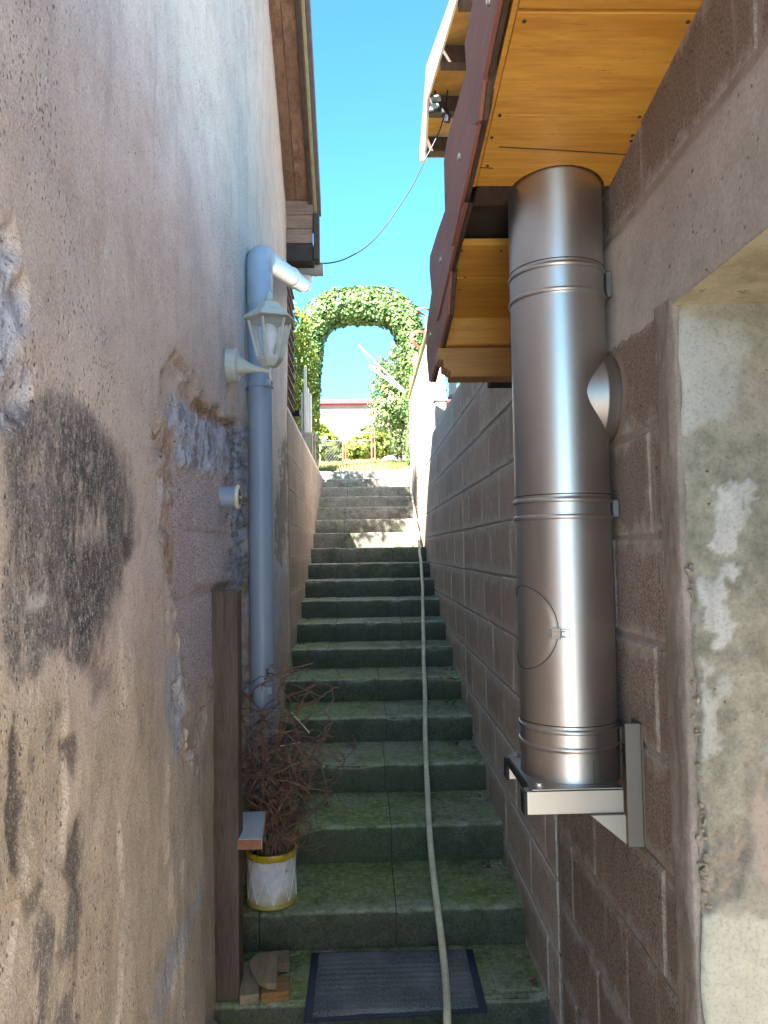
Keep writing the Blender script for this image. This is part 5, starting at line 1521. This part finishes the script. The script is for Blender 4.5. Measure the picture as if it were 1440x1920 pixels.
# golden conifer left of the arch; unseen tree crowns added to shade the steps
c0 = pY(575, 690, 9.6)
zb_ = float(gz_up(9.6))-.03
cx_, cy_ = -1.1, 7.6
zb_ = float(gz_up(cy_))-.03
blobs = []
for cy2, zb2, zt2, xo in ((7.5, 4.6, 5.3, -1.08), (8.55, 2.85, 4.5, -1.12), (9.25, 2.85, 4.45, -.90), (7.1, 4.95, 5.7, -1.5), (6.15, 5.1, 6.5, -1.55), (6.75, 4.9, 5.7, -1.2), (5.95, 4.6, 6.2, -1.25)):
    for z in np.arange(zb2, zt2, .36):
        r_ = .42 if z < zt2-.5 else .32
        blobs.append(((xo, cy2, z), (r_, .48, .34)))
blob_plant('hedge_and_shade_trees', 'tall golden yellow conifer hedge on the left terrace, at the foot of the ivy arch, with unseen tree crowns added to shade the steps', 'hedge', (cx_, cy_, zb_), blobs, 42000, .066, M['thuja'], 31, .05, aspect=.42, droop=-.9, spread=.7, shell=.75, twigs=4)
# shrubs beyond the arch
SHY = 14.2
def bl(x, y, Y, rx, rz, ry=None):
    c = pY(x, y, Y); return (tuple(c), (rx*Y/F, (ry or rx*Y/F), rz*Y/F))
g = lambda x, Y: tuple([pY(x, 860, Y)[0], Y, float(gz_up(Y))-.05])
blob_plant('tall_shrub', 'loose grey-green shrub growing up beside the right leg of the ivy arch', 'shrub', g(750, SHY), [bl(735, 770, SHY, 46, 50), bl(752, 700, SHY, 34, 42), bl(722, 725, SHY, 30, 34), bl(760, 745, SHY, 26, 60), bl(715, 690, SHY, 16, 24), bl(742, 660, SHY, 12, 22), bl(748, 826, SHY, 26, 30)], 10500, .06, M['shrub'], 33, .028, twigs=16, shell=.45)
blob_plant('low_bush', 'leafy yellow-green bush left of the rusty gate', 'bush', g(618, 15.2), [bl(612, 838, 15.2, 26, 30), bl(632, 848, 15.2, 16, 22), bl(600, 820, 15.2, 18, 26)], 2600, .10, M['bush'], 34, .03)
blob_plant('low_bush', 'rounded bush growing behind the rusty gate', 'bush', g(680, 17.0), [bl(680, 842, 17, 34, 24), bl(655, 850, 17, 18, 16), bl(712, 838, 17, 22, 26), bl(700, 822, 17, 26, 12)], 2800, .11, M['bush'], 35, .03)
blob_plant('wall_climber', 'dark leafy climber against the pink garage wall, right of the gate', 'climber', (pY(712, 850, 17.7)[0], 17.75, float(gz_up(17.7))-.05), [bl(702, 808, 17.75, 22, 8, .12), bl(722, 822, 17.75, 14, 16, .10), bl(735, 838, 17.75, 12, 14, .1), bl(690, 803, 17.75, 14, 5, .1)], 900, .11, M['ivy'], 36, .03)
blob_plant('terrace_bush', 'small bright bush glimpsed behind the white baluster', 'bush', (1.25, 8.6, float(gz_up(8.6))-.04), [((1.25, 8.6, 3.0), (.36, .3, .42)), ((1.2, 8.5, 3.3), (.22, .2, .3))], 900, .07, M['shrub'], 37, .03)

# ------------------------------------------------------------------ pink garage behind the garden
GYY = 18.0
gzz = float(gz_up(GYY))
gt = pY(645, 759, GYY)[2]; gt2 = pY(645, 752, GYY)[2]
gar = empty('pink_garage', (0, GYY, gzz), 'low pink rendered garage with a red edge to its flat roof, behind the garden', 'garage')
MB().box(-4.5, 6.5, GYY, GYY+5, gzz-.3, gt).build('garage_wall', M['pink'], gar)
MB().box(-4.6, 6.6, GYY-.12, GYY+5.1, gt+.002, gt2+.01).build('roof_edge', M['coping_red'], gar, bevel=.01)

# ------------------------------------------------------------------ rusty gate, mesh fence, dryer, sheet, grass
QY = 14.6
gz1 = float(gz_up(QY))-.04
gate = empty('rusty_gate', (pY(672, 860, QY)[0], QY, gz1), 'rusty tube gate frame standing at the end of the garden path', 'gate')
def gp(x, y): return tuple(pY(x, y, QY))
for (a, b) in (((643, 870), (643, 811)), ((648, 868), (648, 812)), ((697, 868), (697, 812)), ((703, 870), (703, 810)), ((641, 812), (704, 812)), ((648, 826), (697, 826))):
    A_, B_ = gp(*a), gp(*b)
    if a[1] > 860: A_ = (A_[0], A_[1], gz1-.05)
    MB().tube([A_, B_], .016, 8).build('gate_tube', M['rust_pink'], gate, smooth=True)
MB().tube([gp(648, 865), gp(697, 865)], .014, 8).build('gate_tube', M['rust_pink'], gate, smooth=True)
fen = empty('mesh_fence', (pY(625, 860, QY-.2)[0], QY+.1, gz1), 'strip of grey chain-link mesh left of the rusty gate', 'fence')
mb = MB()
xa_, xb_, zt_f = pY(600, 860, QY)[0], pY(642, 860, QY)[0], gz1+.52
stp = .055
k = int((xb_-xa_+.6)/stp)
for i in range(-12, k):
    for s_ in (1, -1):
        P_ = []
        for t in np.linspace(0, 1, 5):
            z = gz1+(.52*t); x = xa_+i*stp+(.52*t*.8 if s_ > 0 else .52*(1-t)*.8)
            P_.append((x, QY+.1, z))
        P_ = [p for p in P_ if xa_ <= p[0] <= xb_]
        if len(P_) > 1: mb.tube(P_, .0035, 3)
tag(mb.build('chain_link', M['galv'], fen, fix=False), kind='stuff')
MB().tube([(xa_, QY+.1, gz1-.05), (xa_, QY+.1, zt_f)], .015, 6).build('fence_post', M['galv'], fen)
MB().tube([(xa_, QY+.1, zt_f), (xb_, QY+.1, zt_f)], .008, 6).build('fence_wire', M['galv'], fen)
DY_ = 13.2
dr = empty('clothes_dryer', (pY(768, 860, DY_)[0], DY_, float(gz_up(DY_))), 'grey and white arms of a folded rotary clothes dryer leaning over the shrub', 'clothes dryer')
MB().bar(tuple(pY(671, 646, DY_)), tuple(pY(768, 742, DY_)), .028, .028).build('dryer_arm', M['dryer'], dr)
MB().bar(tuple(pY(692, 686, DY_)), tuple(pY(760, 736, DY_)), .04, .04).build('dryer_arm', M['white_paint'], dr)
q = pY(768, 742, DY_)
MB().tube([(q[0], q[1], float(gz_up(DY_))-.05), (q[0], q[1], q[2]+.15)], .025, 10).build('dryer_pole', M['galv'], dr, smooth=True)
MB().tube([tuple(pY(673, 648, DY_)), tuple(pY(700, 690, DY_)), tuple(pY(748, 728, DY_))], .003, 4).build('dryer_line', M['galv'], dr)
c = pY(738, 856, 15.4); zb_ = float(gz_up(15.4))-.05
vs_ = []; k1, k2 = 14, 9
for j in range(k2):
    for i in range(k1):
        u, v = i/(k1-1), j/(k2-1)
        h = .22*math.sin(math.pi*min(1, u*1.1+.02))*math.sin(math.pi*(.08+.84*v))**.7*(1-.4*u)
        vs_.append((c[0]-.32+.62*u, c[1]-.25+.5*v, zb_+.02+max(0, h)+.02*mnoise.noise((u*7, v*7, 3))))
tag(MB().add(vs_, [(j*k1+i, j*k1+i+1, (j+1)*k1+i+1, (j+1)*k1+i) for j in range(k2-1) for i in range(k1-1)]).build('white_sheet', M['tarp'], smooth=True), 'crumpled white sheet lying on the grass beside the arch', 'sheet')
def grass(name, label, x0, x1, y0, y1, n, h, mat, seed):
    r_ = np.random.default_rng(seed)
    X = r_.uniform(x0, x1, n); Y = r_.uniform(y0, y1, n); Z = gz_up(Y)-.03
    hh = h*r_.uniform(.4, 1.2, n); a = r_.uniform(0, 6.28, n); w = .006*r_.uniform(.6, 1.6, n); ln = r_.normal(0, .35, (n, 2))*hh[:, None]
    B = np.stack([X, Y, Z], 1); dx = np.stack([np.cos(a)*w, np.sin(a)*w, 0*a], 1)
    T = B+np.stack([ln[:, 0], ln[:, 1], hh], 1)
    V = np.stack([B-dx, B+dx, T], 1).reshape(-1, 3); q = np.arange(n*3).reshape(-1, 3)
    o = link(name, npmesh(bpy.data.meshes.new(name), V, q, dict(rnd=np.repeat(r_.uniform(0, 1, n), 3)), False), mat)
    tag(o, label, 'grass', kind='stuff')
grass('green_grass', 'fresh green grass behind the top step on the right', .20, 1.0, 12.2, 15.2, 9000, .10, M['grassm'], 51)
grass('dry_grass', 'dry yellow grass along the garden path at the top of the steps', -1.6, .45, 11.9, 16.5, 16000, .10, M['drygrass'], 52)
grass('dry_grass', 'dry grass growing at the foot of the pink garage', -3, 4, 16.5, 17.9, 7000, .12, M['drygrass'], 53)
a_, b_ = pZ(612, 873, SZ[17]), pZ(640, 873, SZ[17])
# small things on the top step
tag(MB().prism([(-.34, 11.25, SZ[17]), (-.08, 11.2, SZ[17]), (-.10, 11.55, SZ[17]), (-.36, 11.6, SZ[17])], (0, 0, .025)).build('pale_slab', M['white_wall'], bevel=.004), 'thin pale slab lying on the top step', 'slab')
tag(MB().prism([(.20, 11.25, SZ[17]), (.40, 11.25, SZ[17]), (.41, 11.36, SZ[17]), (.21, 11.36, SZ[17])], (0, 0, .03)).build('red_brick', M['coping_red'], bevel=.004), 'dull red brick lying on the top step', 'brick')

# ------------------------------------------------------------------ left terrace: trellis, white boards, grey posts
t0, t1 = HC+.05, onL(552.5, 790)[1]
tz0, tz1 = 2.66, onL(546, 572)[2]+.35
tr = empty('trellis', (XL(5.6)-.02, (t0+t1)/2, 2.65), 'brown wooden lattice trellis fixed past the corner of the pink house', 'trellis')
for y in np.linspace(t0, t1, 5):
    MB().box(XL(5.6)-.02, XL(5.6)-.008, y-.008, y+.008, tz0, tz1).build('trellis_bar', M['trellis'], tr)
z = tz0+.05; 
while z < tz1:
    MB().box(XL(5.6)-.007, XL(5.6)+.005, t0-.01, t1+.02, z-.007, z+.007).build('trellis_bar', M['trellis'], tr); z += .085
wy = 8.35
wb = empty('white_boards', (pY(574, 790, wy)[0], wy, 2.65), 'upright white limed boards on the left garden wall under the conifer', 'boards')
for i, (x0, x1, y0, y1, dy) in enumerate(((569, 575.5, 688, 812, 0), (564, 569, 735, 810, .03), (575, 579, 726, 812, .02), (578.5, 583.5, 737, 812, .05))):
    A_, B_ = pY(x0, y0, wy+dy), pY(x1, y1, wy+dy)
    MB().box(A_[0], B_[0], wy+dy, wy+dy+.05+.10*(i > 0), 2.65, A_[2]).build('board', M['whitewood'], wb, bevel=.003)
for i, (x0, x1, y0, y1, yy, lab) in enumerate(((570, 586, 811, 830, 8.24, 'nearest grey weathered post block on the left garden wall'), (587, 592, 812, 852, 9.0, 'second slim weathered post behind the grey block'), (592, 596, 815, 856, 9.5, 'farthest slim weathered post on the left garden wall'))):
    A_, B_ = pY(x0, y0, yy), pY(x1, y1, yy)
    o = empty('weathered_post', ((A_[0]+B_[0])/2, yy, 2.65), lab, 'post', 'weathered posts on the left garden wall')
    MB().box(A_[0], B_[0], yy, yy+.09, 2.645, A_[2]-.03).build('post_timber', M['greywood'], o, bevel=.003)
    MB().box(A_[0]-.006, B_[0]+.006, yy-.008, yy+.098, A_[2]-.029, A_[2]).build('post_cap', M['greywood'], o, bevel=.003)
cc = onL(552, 795)
tag(MB().tube([(XL(5.8)-.02, cc[1], 2.70), (XL(5.8)+.05, cc[1]-.02, 2.70)], .028, 12).build('black_pipe', M['black'], smooth=True), 'short black pipe stub on the wall top past the house corner', 'pipe')

# ------------------------------------------------------------------ upper house on the right: eave, wall, floodlight
EZ = 5.2
uh = empty('upper_house', (1.4, 6, EZ-2.6), 'sunlit cream house with wooden eaves looking over the lower roof on the right', 'house')
pl_in = []
for (x, y) in ((868, -80), (855, 0), (801, 185), (796, 296)):
    p = pZ(x, y, EZ); pl_in.append(p)
pl_out = [pZ(x, y, EZ+.12) for (x, y) in ((872, -90), (843, 0), (799, 123), (786, 292))]
for i in range(3):
    a0_, b0_, b1_, a1_ = [np.array(p) for p in (pl_in[i], pl_in[i+1], pl_out[i+1], pl_out[i])]
    MB().prism([a0_, b0_, b1_, a1_], (.02, 0, .012)).build('fascia', M['cream_fascia'], uh)
e_ = pl_in[-1]
MB().prism([(e_[0]-.04, e_[1], EZ-.02), (e_[0]+.02, e_[1], EZ-.02), (e_[0]+.02, e_[1], EZ+.12), (e_[0]-.04, e_[1], EZ+.12)], (0, .05, 0)).build('fascia_end', M['cream_fascia'], uh, bevel=.012, seg=2)
xw2 = pZ(838, 200, EZ)[0]+.16
yA, yB = pl_in[0][1], e_[1]
MB().box(.95, 5.0, yA-1.0, yB-.25, 2.6, EZ+.15).build('wall', M['cream_wall'], uh)
k = 0
for y in np.arange(yA+.35, yB, .62):
    xi = np.interp(y, [p[1] for p in pl_in], [p[0] for p in pl_in])
    MB().box(xi+.025, 1.0, y, y+.10, EZ-.015, EZ+.12).build('rafter', M['wood_dark'], uh, bevel=.004)
for a, b in zip(pl_in[:-1], pl_in[1:]):
    MB().prism([(a[0]+.022, a[1], EZ+.121), (b[0]+.022, b[1], EZ+.121), (1.0, b[1], EZ+.20), (1.0, a[1], EZ+.20)], (0, 0, .02)).build('soffit_board', M['orange'], uh)
    MB().prism([(a[0]+.04, a[1], EZ+.16), (b[0]+.04, b[1], EZ+.16), (5.0, b[1], EZ+2.2), (5.0, a[1], EZ+2.2)], (0, 0, .06)).build('roof', M['roof'], uh)
MB().box(e_[0]+.022, 1.0, e_[1]-.12, e_[1]-.02, EZ-.012, EZ+.12).build('end_board', M['box_wood'], uh, bevel=.004)
fl_p = pZ(815, 203, EZ-.06); fy = fl_p[1]
fl = empty('floodlight', tuple(fl_p), 'small dark LED floodlight hung under the cream eave', 'floodlight')
def rotbox(c, sx, sy, sz, rz, rx):
    m_ = Matrix.Translation(Vector([float(v) for v in c])) @ Matrix.Rotation(rz, 4, 'Z') @ Matrix.Rotation(rx, 4, 'X')
    b = MB().box(-sx/2, sx/2, -sy/2, sy/2, -sz/2, sz/2); b.v = [tuple(m_ @ Vector(v)) for v in b.v]; return b, m_
b, m_ = rotbox(fl_p, .085, .035, .095, R(-20), R(-25)); b.build('lamp_body', M['black'], fl, bevel=.006)
b, _ = rotbox(m_ @ Vector((0, -.0195, 0)), .064, .003, .070, R(-20), R(-25)); b.build('lamp_glass', m_plain('led_glass', (.35, .42, .40), .15), fl)
MB().tube([tuple(fl_p+np.array([0, .01, .03])), tuple(fl_p+np.array([0.01, .03, .16]))], .010, 6).build('lamp_arm', M['black'], fl)
b, _ = rotbox(fl_p+np.array([.01, -.03, .062]), .08, .05, .02, R(-20), R(-25)); b.build('lamp_hood', M['galv'], fl, bevel=.003)
sp_ = pZ(834, 210, EZ-.08)
se = empty('motion_sensor', tuple(sp_), 'black motion sensor hanging beside the floodlight', 'sensor')
b, _ = rotbox(sp_, .06, .05, .07, R(15), R(-15)); b.build('sensor_body', M['black'], se, bevel=.008)
b, _ = rotbox(sp_+np.array([.02, -.01, -.06]), .045, .045, .07, R(35), R(20)); b.build('sensor_eye', M['black'], se, bevel=.01)
MB().tube([tuple(sp_), tuple(sp_+np.array([.03, .03, .2]))], .006, 6).build('sensor_stem', M['black'], se)
# the cable slung across the alley
cp = [(838, 196, 6.15), (826, 240, 6.12), (810, 275, 6.1), (795, 303, 6.08), (775, 345, 6.0), (750, 385, 5.93), (722, 425, 5.87), (690, 460, 5.80), (655, 482, 5.72), (630, 491, 5.65), (605, 494, 5.58), (575, 492, 5.5), (548, 489, 5.44)]
cpts = [Vector(tuple(pY(x, y, Y))) for x, y, Y in cp]
cab = empty('hanging_cable', tuple(cpts[-1]), 'thin dark cable sagging across the sky from the floodlight to the gutter', 'cable')
MB().tube(catmull(cpts, 4), .0055, 6).build('cable_line', M['black'], cab, smooth=True)
b, _ = rotbox(pY(541, 489, 5.43), .045, .05, .03, 0, 0); b.build('cable_connector', M['bluep'], cab, bevel=.006)
